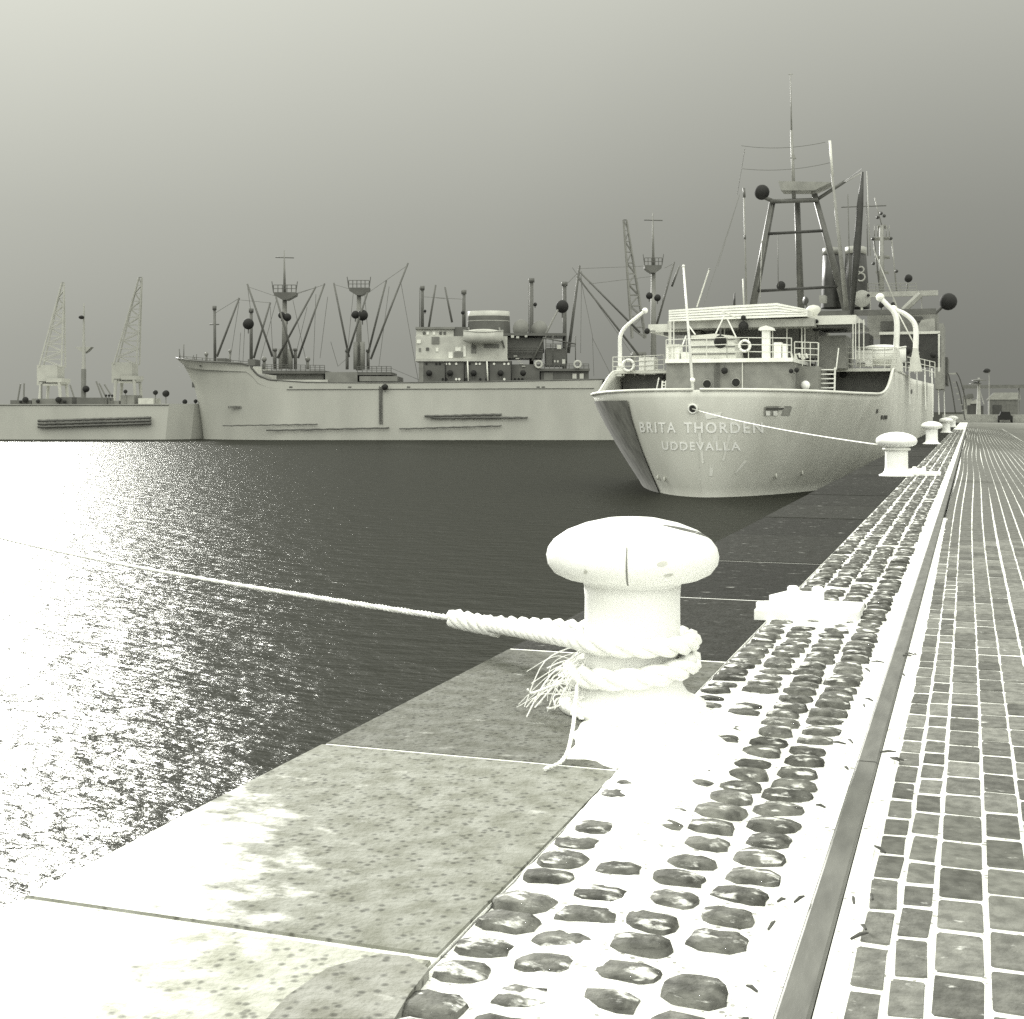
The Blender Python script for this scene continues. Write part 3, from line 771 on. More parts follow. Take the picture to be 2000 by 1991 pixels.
# rails
def railing(pts, Y, name='railing', mt='pale', hpx=30, n=3, r=.024, step=18):
    m = MB(); q = [PY(x, y, Y) for x, y in pts]
    h = hpx * depth_at(pts[0][0], Y) / F
    for k in range(n): m.tube([p + UP * h * (k + 1) / n for p in q], r, 5)
    for (xa, ya), (xb, yb) in zip(pts, pts[1:]):
        cnt = max(1, int(abs(xb - xa) / step))
        for i in range(cnt + 1):
            p = PY(xa + (xb - xa) * i / cnt, ya + (yb - ya) * i / cnt, Y); m.tube([p, p + UP * h], r * 1.1, 5)
    return m.build(name, M[mt], ship)
railing([(1197, 735), (1240, 734), (1297, 731)], YW - 1.15, hpx=37, n=4)
railing([(1301, 704), (1420, 700), (1546, 702)], 66.6, hpx=40, n=3, step=36)
railing([(1552, 716), (1598, 718)], 69.2, hpx=48, n=4, step=12)
railing([(1632, 722), (1752, 724)], YW - 1.15, hpx=44, n=4, step=24)
railing([(1695, 572), (1790, 572)], YW + 13.2, hpx=18, n=3, step=14, mt='grey')
railing([(1760, 726), (1796, 731), (1826, 738)], 86, hpx=30, n=3, step=9)
for x in (1307, 1310, 1316): MB().tube(YP([(x, 628), (x, 704)], 67), .035, 6).build('awning_post', M['pale'], ship)
for x in (1415, 1509, 1537, 1566, 1572, 1666, 1671, 1678, 1687): MB().tube(YP([(x, 624), (x, 702)], 71), .03, 6).build('awning_post', M['pale'], ship)
for a, b in (((1414, 618), (1398, 652)), ((1420, 622), (1438, 660)), ((1408, 607), (1440, 622)), ((1520, 602), (1574, 612)), ((1345, 636), (1358, 654)), ((1340, 656), (1330, 682))):
    MB().tube([PY(*a, 68), PY(*b, 68)], .04, 6).build('awning_strut', M['pale' if a[1] < 616 else 'white'], ship)
# ladders
def ladder(x0, x1, y0, y1, Y, n, mt='white'):
    m = MB()
    lt = MB()
    for x in (x0, x1): lt.tube(YP([(x, y0), (x - 1.5, y1)], Y), .05, 6)
    ld = lt.build('ladder', M[mt], ship)
    for i in range(n):
        y = y0 + (y1 - y0) * (i + .5) / n; a, b = PY(x0, y, Y), PY(x1, y, Y)
        MB().box((a.x, Y - .05, a.z - .03), (b.x, Y + .12, a.z + .03)).build('rung', M[mt], ld)
ladder(1601, 1631, 718, 771, 70.5, 6)
ladder(1294, 1301, 744, 768, 67, 4); MB().tube(YP([(1281, 768), (1287, 738)], 71), .04, 6).build('handrail', M['white'], ship)
MB().tube(YP([(1596, 768), (1599, 670)], 70.4), .035, 6).build('handrail', M['pale'], ship)
MB().tube(YP([(1633, 722), (1638, 680)], 70.4), .035, 6).build('handrail', M['white'], ship)
# flagstaff and davits
fs_ = MB().tube(YP([(1353.5, 764), (1345, 650), (1335, 521)], 61.2), [.075, .06, .045], 8).build('flagstaff', M['white'], ship, True)
MB().ball(PY(1335, 520, 61.2), .07, 10).build('truck', M['white'], fs_, True)
MB().ball(PY(1353, 743, 61.1), .12, 8).build('staff_clamp', M['white'], fs_, True)
MB().tube(YP([(1361, 600), (1385, 527)], 70), .04, 6).build('antenna_rod', M['pale'], ship); MB().ball(PY(1386, 526, 70), .06, 8).build('rod_tip', M['grey'], ship)
def davit(pts, Y, r):
    d = MB().tube(smooth_path(YP(pts, Y), 6), r, 8).build('davit', M['white'], ship, True)
    e = PY(*pts[-1], Y); MB().ball(e, r[1] * 1.9, 8).build('davit_head', M['white'], d, True)
davit([(1211, 716), (1211, 690), (1211, 662), (1216, 647), (1228, 633), (1260, 607)], YW - .6, [.13, .09])
davit([(1750, 722), (1750, 690), (1752, 632), (1746, 610), (1733, 596), (1719, 581)], YW - .2, [.17, .12])
davit([(1787, 724), (1788, 690), (1789, 645), (1782, 626), (1765, 612), (1745, 604)], YW + 5, [.17, .12])
for x, Y in ((1750, YW - .2), (1787, YW + 5)):
    m = MB(); m.slab(YP([(x - 12, 726), (x + 14, 726), (x + 5, 680), (x - 4, 680)], Y - .25), (0, .5, 0)); m.build('davit_foot', M['pale'], ship)
# tripod mast with cross trees
YM = 88
tp = thing_parent = ship
def spar(name, a, b, rpx, Y, mt='dark', Y2=None, n=10, parent=ship):
    Y2 = Y if Y2 is None else Y2
    p, q = PY(*a, Y), PY(*b, Y2); k = depth_at(a[0], Y) / F
    r = [rpx[0] * k, rpx[1] * k] if isinstance(rpx, (tuple, list)) else [rpx * k] * 2
    return MB().tube([p, q], r, n).build(name, M[mt], parent, True)
spar('mast_leg', (1468, 612), (1509, 393), (7.5, 6), YM, 'dark')
spar('mast_leg', (1657, 622), (1591, 380), (7.5, 5.5), YM, 'dark'); spar('mast_leg', (1564.5, 612), (1557, 396), (7, 5.5), YM + 3, 'dark', YM + .6)
spar('cross_bar', (1505, 394), (1598, 391), 4.5, YM - .2, 'dark'); spar('cross_bar', (1500, 457), (1607, 451), 3, YM - .1, 'black'); spar('cross_bar', (1477, 569), (1637, 560), 3, YM - .1, 'black')
spar('lamp_arm', (1509, 393), (1489, 384), 4, YM, 'dark'); spar('lamp_arm', (1596, 390), (1651, 354), 3.5, YM, 'dark'); spar('mast_top', (1591, 384), (1583, 358), (5, 3), YM, 'grey')
spar('topmast', (1551, 396), (1546, 255), (4, 2.5), YM, 'grey'); spar('topmast', (1546, 256), (1544, 145), (1.6, .8), YM, 'grey'); spar('yard', (1540, 145.5), (1549, 145.5), .8, YM, 'mid')
m = MB(); m.slab(YP([(1520, 354), (1625, 356), (1590, 372), (1525, 372)], YM - .6), (0, 1.6, 0)); m.build('mast_platform', M['grey'], ship)
MB().slab(YP([(1544, 310), (1555, 310), (1549, 298)], YM - .1), (0, .2, 0)).build('small_pennant', M['grey'], ship)
spar('signal_pole', (1621, 275), (1626, 345), 2.3, YM - 2, 'pale'); spar('signal_pole', (1625, 340), (1655, 618), (2.2, 5), YM - 2, 'grey')
bm = MB().tube(YP([(1685, 336), (1680, 400), (1673, 500), (1663, 618)], YM - 3), [.06, .2, .24, .12], 10).build('derrick_boom', M['black'], ship, True)
spar('stay', (1686, 336), (1652, 356), .9, YM - 2, 'mid'); spar('stay', (1693, 335), (1700, 500), .8, YM, 'mid')
for a, b, w, mt in (((1453, 372), (1458, 600), 1.6, 'grey'), ((1451, 545), (1453, 600), 1.4, 'pale'), ((1488, 470), (1484, 600), .7, 'mid'), ((1519, 459), (1520, 560), .7, 'wire'), ((1656, 380), (1660, 560), .9, 'wire'), ((1692, 395), (1695, 500), .9, 'wire')):
    spar('signal_halyard', a, b, w, YM - 3, mt)
spar('halyard_block', (1453, 368), (1454, 386), 2.4, YM - 3, 'dark'); spar('halyard_block', (1455, 460), (1455, 468), 2, YM - 3, 'dark'); spar('flag_bracket', (1434, 600), (1435, 572), (3, 1), 70.5, 'black')
m = MB()
for a, b in (((1448, 285), (1612, 278)), ((1450, 330), (1622, 318))): m.tube(sag(PY(*a, YM), PY(*b, YM), .25), .02, 4)
for a, b in (((1445, 380), (1360, 640)), ((1441, 392), (1402, 520)), ((1510, 395), (1480, 560)), ((1648, 356), (1683, 330)), ((1440, 380), (1455, 290))): m.tube([PY(*a, YM), PY(*b, YM - 8)], .018, 4)
m.build('rigging', M['wire'], ship, kind='stuff')
# funnels
def funnel(pts, Y, dY, mt, cap):
    m = MB(); n = 20; (xa, ya), (xb, yb), (xc2, yc), (xd, yd) = pts     # top left, top right, bottom right, bottom left
    tl, tr, br, bl = [PY(x, y, Y) for x, y in pts]
    rings = []
    for t in (0, .04, .5, 1):
        l_, r_ = bl.lerp(tl, t), br.lerp(tr, t); c = (l_ + r_) / 2; a = (r_.x - l_.x) / 2
        rings.append([(c.x + a * math.cos(2 * math.pi * k / n), Y + dY / 2 + dY / 2 * math.sin(2 * math.pi * k / n), c.z) for k in range(n)])
    for r_ in rings: m.v += [Vector(p) for p in r_]
    m.f = [(i * n + k, i * n + (k + 1) % n, (i + 1) * n + (k + 1) % n, (i + 1) * n + k) for i in range(3) for k in range(n)] + [tuple(3 * n + k for k in range(n))]
    f_ = m.build('funnel', M[mt], ship, True)
    c = (tl + tr) / 2; a = (tr.x - tl.x) / 2
    MB().lathe([(a * 1.03, -.05), (a * 1.04, .5), (a * .9, .5), (a * .9, .2)], (c.x, Y + dY / 2, c.z), n, sy=dY / 2 / a).build('funnel_cap', M[cap], f_, True)
    return f_
funnel([(1604, 496), (1640, 494), (1646, 600), (1600, 600)], 108, 2.6, 'black', 'grey')
f2 = funnel([(1648, 493), (1689, 493), (1697, 600), (1640, 600)], 106, 3, 'black', 'mid')
c = PY(1681, 536, 105.9); MB().ring(c + Vector((0, .25, .38)), .22, .06, (0, 1, 0), 14, 5).build('emblem', M['mid'], f2); MB().ring(c + Vector((0, .22, -.2)), .3, .06, (0, 1, 0), 14, 5).build('emblem', M['mid'], f2)
# radar mast forward
spar('fore_mast', (1722, 600), (1722, 440), (5.5, 4), 128, 'grey')
m = MB()
for y, w in ((463, 17), (440, 9), (500, 14), (530, 12)): m.box(tuple(PY(1722 - w, y + 2.5, 128)), tuple(PY(1722 + w, y - 1, 128) + Vector((0, 2, 0))))
m.build('mast_platform', M['grey'], ship)
spar('yard', (1643, 405), (1731, 402), 1.1, 128, 'dark'); spar('top_rod', (1722, 440), (1708, 386), 1, 128, 'grey'); spar('mast_stay', (1741, 464), (1752, 575), 1.4, 128, 'grey'); spar('mast_stay', (1707, 470), (1720, 580), 1.6, 128, 'dark')
for x in (1708, 1714, 1731, 1737): spar('platform_rail', (x, 462), (x, 441), .8, 128, 'grey')
for x, y in ((1721, 417), (1727, 422), (1714, 425), (1705, 467), (1740, 466), (1751, 530), (1706, 515)): MB().ball(PY(x, y, 127.6), .16, 8).build('mast_lamp', M['black'], ship)
spar('boom_light', (1705, 484), (1757, 612), (.9, 1.5), 84, 'mid', 82); spar('boom_light', (1752, 608), (1795, 690), 1.2, 84, 'pale', 84)
# lamps
def lamp(x, y, r, Y, stem=None, sq=1.0):
    k = depth_at(x, Y) / F
    g = MB().ball(PY(x, y, Y), r * k, 14, sq).build('floodlight', M['lamp'], ship, True)
    if stem: MB().tube([PY(x, y, Y), PY(*stem, Y)], max(.03, r * .16 * k), 6).build('lamp_bracket', M['dark'], g)
for a in ((1488, 376, 15, YM, (1500, 390)), (1525, 558, 9, YM - .6, (1525, 567)), (1852, 589.5, 17, YW + 14, (1828, 612)), (1774, 544, 8, YW + 15, (1770, 572)), (1407, 668, 13, 66.9, (1407, 640)),
          (1452, 638, 10, 70, (1452, 620)), (1452, 621, 5, 69.9, None), (1415, 724.5, 6.5, 66.3, (1415, 712)), (1556, 723, 5, 66.2, (1554, 768)), (1545, 725, 4.5, 66.2, (1552, 730)), (1264, 647, 6, 71, (1280, 647)),
          (1295, 737, 4.5, YW - 1, (1300, 737)), (1292, 747, 4.5, YW - 1, (1297, 742)), (1770, 685, 9, YW + 3, (1772, 724)), (1647, 732, 7, YW - .4, (1647, 724)), (1594, 640, 8, 72.6, (1592, 730)), (1595, 628, 4, 71, None), (1696, 577, 3, YW + 10.8, None), (1823, 694, 6, YW + 11.5, (1823, 700)),
          (1751, 530, 2.5, 128, None)):
    lamp(*a)
for x, y0, y1 in ((1760, 690, 720), (1775, 680, 790), (1790, 700, 780), (1806, 710, 800), (1820, 720, 815), (1832, 735, 810), (1843, 740, 815)):
    MB().tube([PY(x, y0, 80 + (x - 1760) * .55), PY(x + 2, y1, 80 + (x - 1760) * .55)], .05, 5).build('fender_line', M['white'], ship)
# gangway
gw = thing('gangway', G(1878, 826), 'thin dark gangway handrails sloping from the moored ship to the quay', 'gangway')
for pts in ([(1852, 729), (1857, 750), (1862, 778), (1866, 806)], [(1868, 728), (1874, 738), (1880, 758), (1886, 782), (1887, 800)], [(1868, 745), (1874, 765), (1879, 790), (1885, 821)]):
    MB().tube(smooth_path([P(x, y, 118) for x, y in pts], 6), .055, 6).build('handrail', M['dark'], gw, True)
MB().slab([P(1853, 729, 118), P(1868, 728, 118), P(1868, 732, 118), P(1853, 732, 118)], FWD * .2).build('top_landing', M['mid'], gw)
for i in range(7): MB().box(tuple(P(1861 + i * 3.4, 748 + i * 11, 118)), tuple(P(1866 + i * 3.4, 746 + i * 11, 118) + Vector((0, .8, 0)))).build('tread', M['mid'], gw)

# separate gear aboard
def lifebuoy(x, y, Y, rp, label, ax=(0, 1, 0)):
    k = depth_at(x, Y) / F; c = PY(x, y, Y)
    t = thing('lifebuoy', c, label, 'lifebuoy', 'lifebuoys on the moored ship')
    MB().ring(c, rp * k * .8, rp * k * .2, ax, 24, 8).build('ring', M['white'], t, True)
    for a in range(4):
        an = a * math.pi / 2 + .4; d = Vector((math.cos(an), 0, math.sin(an)))
        MB().ring(c + d * rp * k * .8, rp * k * .21, .014, Vector((-d.z, 0, d.x)), 10, 4).build('band', M['mid'], t)
lifebuoy(1227.5, 714, YW - 1.35, 13.5, 'white lifebuoy on the port deck rail below the curved davit')
lifebuoy(1454.5, 676, 66.4, 13, 'white lifebuoy on the after rail beside the hooded ventilator')
def boat(cx, cy, L_, H_, beam, right, fwd, label, mt, name='lifeboat'):
    c = Vector((0, 0, 0)); t = thing(name, cx, label, 'lifeboat', 'lifeboats')
    st = 13; m = MB(); nr = 7
    for i in range(st):
        u = -1 + 2 * i / (st - 1); b = (1 - abs(u) ** 2.4) * beam / 2 + .02; top = H_ * (.92 + .16 * u * u); kz = H_ * .25 * u ** 4
        for j in range(nr):
            a = math.pi * j / (nr - 1)
            x = math.cos(a) * b; z = top - (top - kz) * math.sin(a) ** .7
            m.v.append(cx + right * (u * L_ / 2) + fwd * x + UP * z)
    m.f = [(i * nr + j, i * nr + j + 1, (i + 1) * nr + j + 1, (i + 1) * nr + j) for i in range(st - 1) for j in range(nr - 1)]
    m.f += [tuple(i * nr for i in range(st)) + tuple(i * nr + nr - 1 for i in range(st - 1, -1, -1))]
    m.build('hull', mt, t, True)
    for sgn in (-1, 1):
        MB().tube([cx + right * ((-1 + 2 * i / 12) * L_ / 2) + fwd * sgn * ((1 - abs(-1 + 2 * i / 12) ** 2.4) * beam / 2 + .03) + UP * (H_ * (.92 + .16 * (-1 + 2 * i / 12) ** 2)) for i in range(13)], .04 * H_, 5).build('gunwale', mt, t)
    m = MB(); m.tube([cx + right * ((-1 + 2 * i / 12) * L_ / 2 * .96) + UP * (H_ * (.93 + .1 * (1 - (-1 + 2 * i / 12) ** 2))) for i in range(13)], [.04 * H_ + .09 * beam * (1 - abs(-1 + 2 * i / 12) ** 3) for i in range(13)], 8); m.build('canvas_cover', mt, t, True)
    return t
boat(PY(1722, 716, YW + 1), 0, 2.6, 1.0, 1.6, Vector((1, 0, 0)), Vector((0, 1, 0)), 'stubby white boat on the moored ship\'s deck beside its starboard davit', M['white'])
# ship's stern line to the second bollard
ml = thing('mooring_line', hawse, 'slack pale mooring line drooping from the moored ship\'s stern to a bollard', 'rope')
m = MB(); m.tube(sag(hawse + Vector((0, -.1, 0)), Vector((-1.9, 31.4, .7)), .12, 30), .022, 6); m.build('line', M['pale'], ml, True)
MB().ring((-1.62, 31.5, .62), .285, .03, (0, 0, 1), 24, 6).build('eye', M['white'], ml, True)

# ================================================================ THE FREIGHTER ACROSS THE BASIN
DF = 180.0
fr = thing('freighter', P(760, 858, DF + 7), 'pale hulled freighter with many derrick booms lying across the basin', 'ship')
top = [(344, 700), (357, 702), (380, 706), (417, 710), (460, 712), (500, 714), (510, 720), (524, 736), (544, 744), (597, 749), (700, 750), (800, 750), (1000, 747), (1194, 743), (1290, 741), (1400, 742), (1440, 744)]
def top_y(x):
    for (a, b), (c, d) in zip(top, top[1:]):
        if a <= x <= c: return b + (d - b) * (x - a) / (c - a)
    return 744
xs = [344, 352, 362, 375, 390, 405, 417, 440, 470, 500, 506, 512, 518, 524, 534, 544, 570, 600, 700, 800, 900, 1000, 1100, 1200, 1290, 1360, 1400, 1425, 1440]
stem = [(700, 344), (711, 357), (726, 366), (748, 376), (767, 383), (808, 391), (830, 395), (862, 398)]
def stem_x(y):
    for (a, b), (c, d) in zip(stem, stem[1:]):
        if a <= y <= c: return b + (d - b) * (y - a) / (c - a)
    return stem[-1][1] if y > 862 else 344
m = MB(); NV = 12
for side in (1, -1):
    for x in xs:
        for j in range(NV + 1):
            ty = top_y(x); y = ty + (866 - ty) * j / NV
            sx_ = stem_x(y); k = (x - 344) / 96; xx = sx_ + (x - 344) * (1 - (sx_ - 344) / 96 * max(0, 1 - k) / max(k, 1e-6) * 0) if x > 440 else sx_ + (440 - sx_) * (x - 344) / 96
            if x > 440: xx = x
            t = max(0, min(1, (xx - sx_) / 170)); u = max(0, min(1, (1440 - xx) / 110))
            b = 7.5 * (1 - (1 - t) ** 1.9) ** (1 / 1.9) * (1 - (1 - u) ** 2.4) ** (1 / 2.4)
            b *= 1 - .22 * (j / NV) ** 1.5 * (1 - t)
            D = DF + 7.5 - b * side
            p0 = P(xx, y, DF + 7.5); p0 = p0 + FWD * (-b * side); m.v.append(p0)
n1 = NV + 1; ns = len(xs)
for s_i in range(2):
    for i in range(ns - 1):
        for j in range(NV):
            a = s_i * ns * n1 + i * n1 + j; q_ = (a, a + n1, a + n1 + 1, a + 1); m.f.append(q_ if s_i else q_[::-1])
fh = m.build('hull', M['far_hull'], fr, True)
m = MB()
for i in range(ns - 1):
    a, b = i * n1, (i + 1) * n1; c, d = ns * n1 + b, ns * n1 + a
    base = len(m.v); off = UP * -1.1
    src = fh.data.vertices
    m.v += [Vector(src[k].co) + ORG[fh.name] + off for k in (a, b, c, d)]; m.f.append((base, base + 1, base + 2, base + 3))
m.build('main_deck', M['far_mid'], fr)
m = MB()
for x0, x1 in ((344, 506), (510, 560), (560, 1190)):
    pts = []
    for k in range(13):
        x = x0 + (x1 - x0) * k / 12
        t = max(0, min(1, (x - 344) / 170)); b = 7.5 * (1 - (1 - t) ** 1.9) ** (1 / 1.9); pts.append(P(x, top_y(x), DF + 7.5) - FWD * b)
    m.tube(pts, .13 if x1 < 600 else .09, 5)
m.build('sheer_rail', M['far_dark'], fr)
m = MB(); m.tube([P(x, 761 - (x - 560) * .004, DF - .05) for x in range(560, 1190, 40)], .07, 5); m.build('rubbing_strake', M['far_mid'], fr)
def fbox(name, x0, y0, x1, y1, D, dD, mt, parent=fr):
    m = MB(); cbox(m, x0, y0, x1, y1, D, dD); return m.build(name, M[mt], parent)
def fspar(name, a, b, rpx, D, mt='far_dark', D2=None, parent=fr, n=8):
    D2 = D if D2 is None else D2; k = D / F
    r = [rpx[0] * k, rpx[1] * k] if isinstance(rpx, (list, tuple)) else [rpx * k] * 2
    return MB().tube([P(*a, D), P(*b, D2)], r, n).build(name, M[mt], parent, True)
DM = DF + 7.5
# king posts and masts
for a, b, r in (((419, 599), (420, 716), 3), ((490.6, 604), (490.6, 718), 3.5), ((825, 560), (825, 650), 3.5), ((906, 568), (906, 650), 4), ((1038, 545), (1038, 745), 4.6), ((1102.6, 552), (1102.6, 745), 4.6)):
    kp = fspar('king_post', a, b, (r * .85, r), DM, 'far_dark')
    x, y = a; fspar('post_head', (x, y - 1), (x, y + 7), r * 1.35, DM, 'far_dark', parent=kp)
fspar('cross_bar', (409, 634), (428, 634), 1.2, DM); fspar('post_ladder', (820, 562), (820, 650), 1, DM - 1); fspar('post_ladder', (1033, 548), (1033, 700), 1, DM - 1)
def mast(x, ytop, ybowl, wbowl, ybase, topr, bowl=True, xt=None, D=DM):
    ms = fspar('mast', (x, ybase), (x, ybowl + 8), (6.5, 4.5), D, 'far_mid')
    MB().slab(DP([(x - wbowl, ybowl - 6), (x + wbowl, ybowl - 6), (x + wbowl * .95, ybowl), (x + wbowl * .2, ybowl + 9), (x - wbowl * .2, ybowl + 9), (x - wbowl * .95, ybowl)], D - 1), FWD * 2).build('crosstree', M['far_dark'], ms)
    m = MB()
    for i in range(6):
        xx = x - wbowl + 2 * wbowl * i / 5; m.tube([P(xx, ybowl - 6, D - .9), P(xx, ybowl - 20, D - .9)], .06, 4)
    for yy in (13, 20): m.tube([P(x - wbowl, ybowl - yy, D - .9), P(x + wbowl, ybowl - yy, D - .9)], .06, 4)
    for sx in (-1, 1): m.tube([P(x + sx * wbowl, ybowl - 5, D - .9), P(x + sx * (wbowl + 3), ybowl - 27, D - .9)], .06, 4)
    m.build('platform_rail', M['far_dark'], ms)
    if ytop:
        fspar('topmast', (x, ybowl), (x - 1, ytop), (3.2, .9), D, 'far_mid', parent=ms); fspar('yard', (x - 18, ytop + 14), (x + 18, ytop + 15), 1, D, 'far_dark', parent=ms)
    return ms
mast(556, 489, 577, 22, 720, 1); mast(701, None, 568, 20, 724, 1); mast(1276, 416, 524, 17, 745, 1)
for x0, x1, y0 in ((544, 552, 682), (562, 572, 682), (690, 699, 668), (703, 713, 668)):
    fspar('samson_post', ((x0 + x1) / 2, y0), ((x0 + x1) / 2, 722), (x1 - x0) / 2, DM - 1.5, 'far_mid')
for x, y0 in ((537, 682), (577, 682), (678, 684), (719, 684)): 
    p = fspar('vent_post', (x, y0), (x, 722), 3.2, DM - 1, 'far_dark'); fspar('vent_head', (x, y0 - 1), (x, y0 + 4), 4.4, DM - 1, 'far_dark', parent=p)
booms = [((423.7, 697), (467.5, 582)), ((532, 697), (483, 555)), ((495.5, 700), (528, 591)), ((573, 700), (539, 580)), ((541.7, 700), (617, 560)), ((582, 700), (634, 554)), ((681.6, 698), (652, 553)), ((680, 690), (718, 571)), ((719, 690), (754.6, 548)), ((724, 702), (797, 514)),
         ((837, 642), (851, 557)), ((883, 630), (869, 561)), ((1110, 690), (1132, 519)), ((1250, 650), (1131, 530)), ((1252, 700), (1127, 540)), ((1281, 640), (1317, 512)), ((1312, 560), (1327, 520)), ((1040, 705), (1090, 605))]
for i, (a, b) in enumerate(booms):
    fspar('derrick_boom', a, b, (2.3, 1.8) if i not in (12,) else (3.4, 2.2), DM - 2 - (i % 2) * 2, 'far_dark' if i != 17 else 'far_mid')
m = MB()
wires = [((420, 612), (467, 583)), ((467, 586), (528, 592)), ((490, 610), (483, 556)), ((556, 585), (483, 560)), ((556, 580), (617, 562)), ((556, 583), (634, 556)), ((540, 586), (505, 716)), ((572, 586), (600, 716)), ((600, 600), (576, 700)), ((617, 575), (612, 716)), ((625, 700), (640, 580)), ((646, 668), (660, 716)),
         ((660, 716), (676, 702)), ((718, 573), (797, 518)), ((701, 570), (652, 556)), ((690, 572), (676, 716)), ((712, 574), (722, 690)), ((783, 552), (818, 750)), ((765, 720), (818, 742)), ((740, 716), (747, 660)), ((747, 660), (760, 560)), ((825, 580), (906, 585)), ((851, 582), (869, 584)), ((1102, 560), (1132, 530)), ((1131, 530), (1157, 655)), ((1157, 655), (1160, 735)), ((1157, 660), (1198, 742)), ((1136, 530), (1134, 690)), ((1132, 525), (1264, 520)), ((1118, 523), (1240, 700)), ((1150, 555), (1276, 540)), ((1298, 524), (1316, 515)), ((467, 590), (450, 700)), ((528, 600), (534, 716)), ((470, 650), (466, 716)), ((478, 640), (474, 716))]
for a, b in wires: m.tube([P(*a, DM - 3), P(*b, DM - 3)], .035, 4)
m.build('rigging', M['wire'], fr, kind='stuff')
for x, y, n_, w in ((403, 690, 704, 4), (516, 700, 716, 5), (601, 700, 716, 5), (449, 684, 708, 3)):
    p = fspar('cowl_vent', (x, y + 4), (x, n_ + 6), w * .6, DM - 2, 'far_mid'); MB().ball(P(x, y + 2, DM - 2.2), w * DM / F, 10).build('cowl', M['far_mid'], p, True)
# deck structures forward
fbox('winch_platform', 512, 724, 634, 730, DF + 2, 9, 'far_dark'); fbox('hatch', 540, 730, 632, 748, DF + 3, 8, 'far_mid'); fbox('hatch', 543, 742, 640, 749, DF + 1.5, 10, 'far_light')
fbox('mast_house', 635, 727, 698, 752, DF + 2, 9, 'far_mid'); fbox('winch_platform', 698, 727, 764, 733, DF + 2, 9, 'far_dark'); fbox('hatch', 702, 735, 776, 745, DF + 1.6, 10, 'far_mid'); fbox('forecastle_gear', 424, 700, 440, 712, DF + 5, 4, 'far_dark'); fbox('forecastle_gear', 484, 702, 498, 714, DF + 4, 4, 'far_dark')
def frail(x0, y0, x1, y1, h, D, n=3, step=9, mt='far_dark'):
    m = MB()
    for k in range(n): m.tube([P(x0, y0 - h * (k + 1) / n, D), P(x1, y1 - h * (k + 1) / n, D)], .05, 4)
    c = max(1, int((x1 - x0) / step))
    for i in range(c + 1):
        x = x0 + (x1 - x0) * i / c; y = y0 + (y1 - y0) * i / c; m.tube([P(x, y, D), P(x, y - h, D)], .05, 4)
    m.build('railing', M[mt], fr)
frail(512, 724, 634, 726, 12, DF + 2); frail(698, 727, 764, 727, 11, DF + 2); frail(350, 704, 500, 716, 8, DF + 5, 2, 14)
for i in range(4): fspar('bow_staff', [(352, 702), (359, 703), (376, 706), (383, 706)][i], [(350, 682), (359, 673), (378, 694), (384, 692)][i], .9, DM)
# midship house
lower = fbox('lower_house', 818, 705, 1000, 752, DF + 1.2, 12, 'far_dark'); fbox('house_corner', 818, 705, 827, 752, DF + 1.1, 1, 'far_mid', lower)
fbox('house_panel', 1000, 712, 1054, 752, DF + 2, 11, 'far_dark')
tier = fbox('upper_house', 812, 657, 991, 704, DF + 1.5, 11, 'far_light'); fbox('deck_edge', 811, 701, 992, 706, DF + .9, 12.4, 'far_light', tier)
br = fbox('bridge', 813, 642, 886, 658, DF + 2, 9, 'far_light'); fbox('chart_house', 885, 639, 913, 671, DF + 2.2, 8, 'far_dark'); fbox('bridge_roof', 811, 639, 888, 643, DF + 1.6, 10, 'far_mid')
for x in (826, 833, 845, 858, 866): fbox('bridge_window', x, 648, x + 5, 654, DF + 1.9, .1, 'far_pale' if x % 2 else 'far_dark', br)
for x0, y0, x1, y1, mt in ((843, 658, 858, 672, 'far_mid'), (818, 680, 822, 687, 'far_mid'), (832, 679, 838, 685, 'far_dark'), (851, 680, 856, 687, 'far_pale'), (889, 679, 900, 686, 'far_pale'), (887, 688, 905, 698, 'far_mid'), (876, 688, 884, 700, 'far_pale'), (905, 676, 910, 697, 'far_pale'), (920, 675, 930, 690, 'far_mid'), (945, 672, 975, 680, 'far_mid'), (814, 664, 822, 671, 'far_pale')):
    fbox('house_window', x0, y0, x1, y1, DF + 1.4, .12, mt, tier)
for i, x in enumerate((833, 852, 859, 871, 878, 891, 911, 917, 930, 937, 965, 985, 993)):
    c = P(x, 711, DF + 1.15); MB().lathe([(.16, 0), (.16, .05)], c, 10, axis=-FWD).build('porthole', M['lamp' if i in (0, 1, 2, 6, 7) else 'far_pale'], lower)
for i, x in enumerate((865, 872, 891, 897, 910, 938, 950, 985, 1006, 1013, 1020)):
    c = P(x, 741, DF + (1.15 if x < 1000 else 1.95)); MB().lathe([(.17, 0), (.17, .05)], c, 10, axis=-FWD).build('porthole', M['far_pale' if i in (2, 3, 7) else 'lamp'], lower)
for x in (913, 951): fspar('drain_pipe', (x, 705), (x + 2, 748), 1.6, DF + 1, 'far_pale', parent=lower)
for x in (870, 907, 955, 999): fspar('frame_post', (x, 706), (x, 750), .9, DF + 1.1, 'lamp', parent=lower)
def flamp(x, y, r, D, mt='lamp', stem=None):
    g = MB().ball(P(x, y, D), r * D / F, 12).build('floodlight', M['lamp'], fr, True)
    MB().tube([P(x, y, D), P(x, y + (stem or r * 1.7), D)], .08, 5).build('lamp_bracket', M['far_dark'], g)
for x in (838, 879, 925, 977.6, 1021.7): flamp(x, 729, 6, DF + .9)
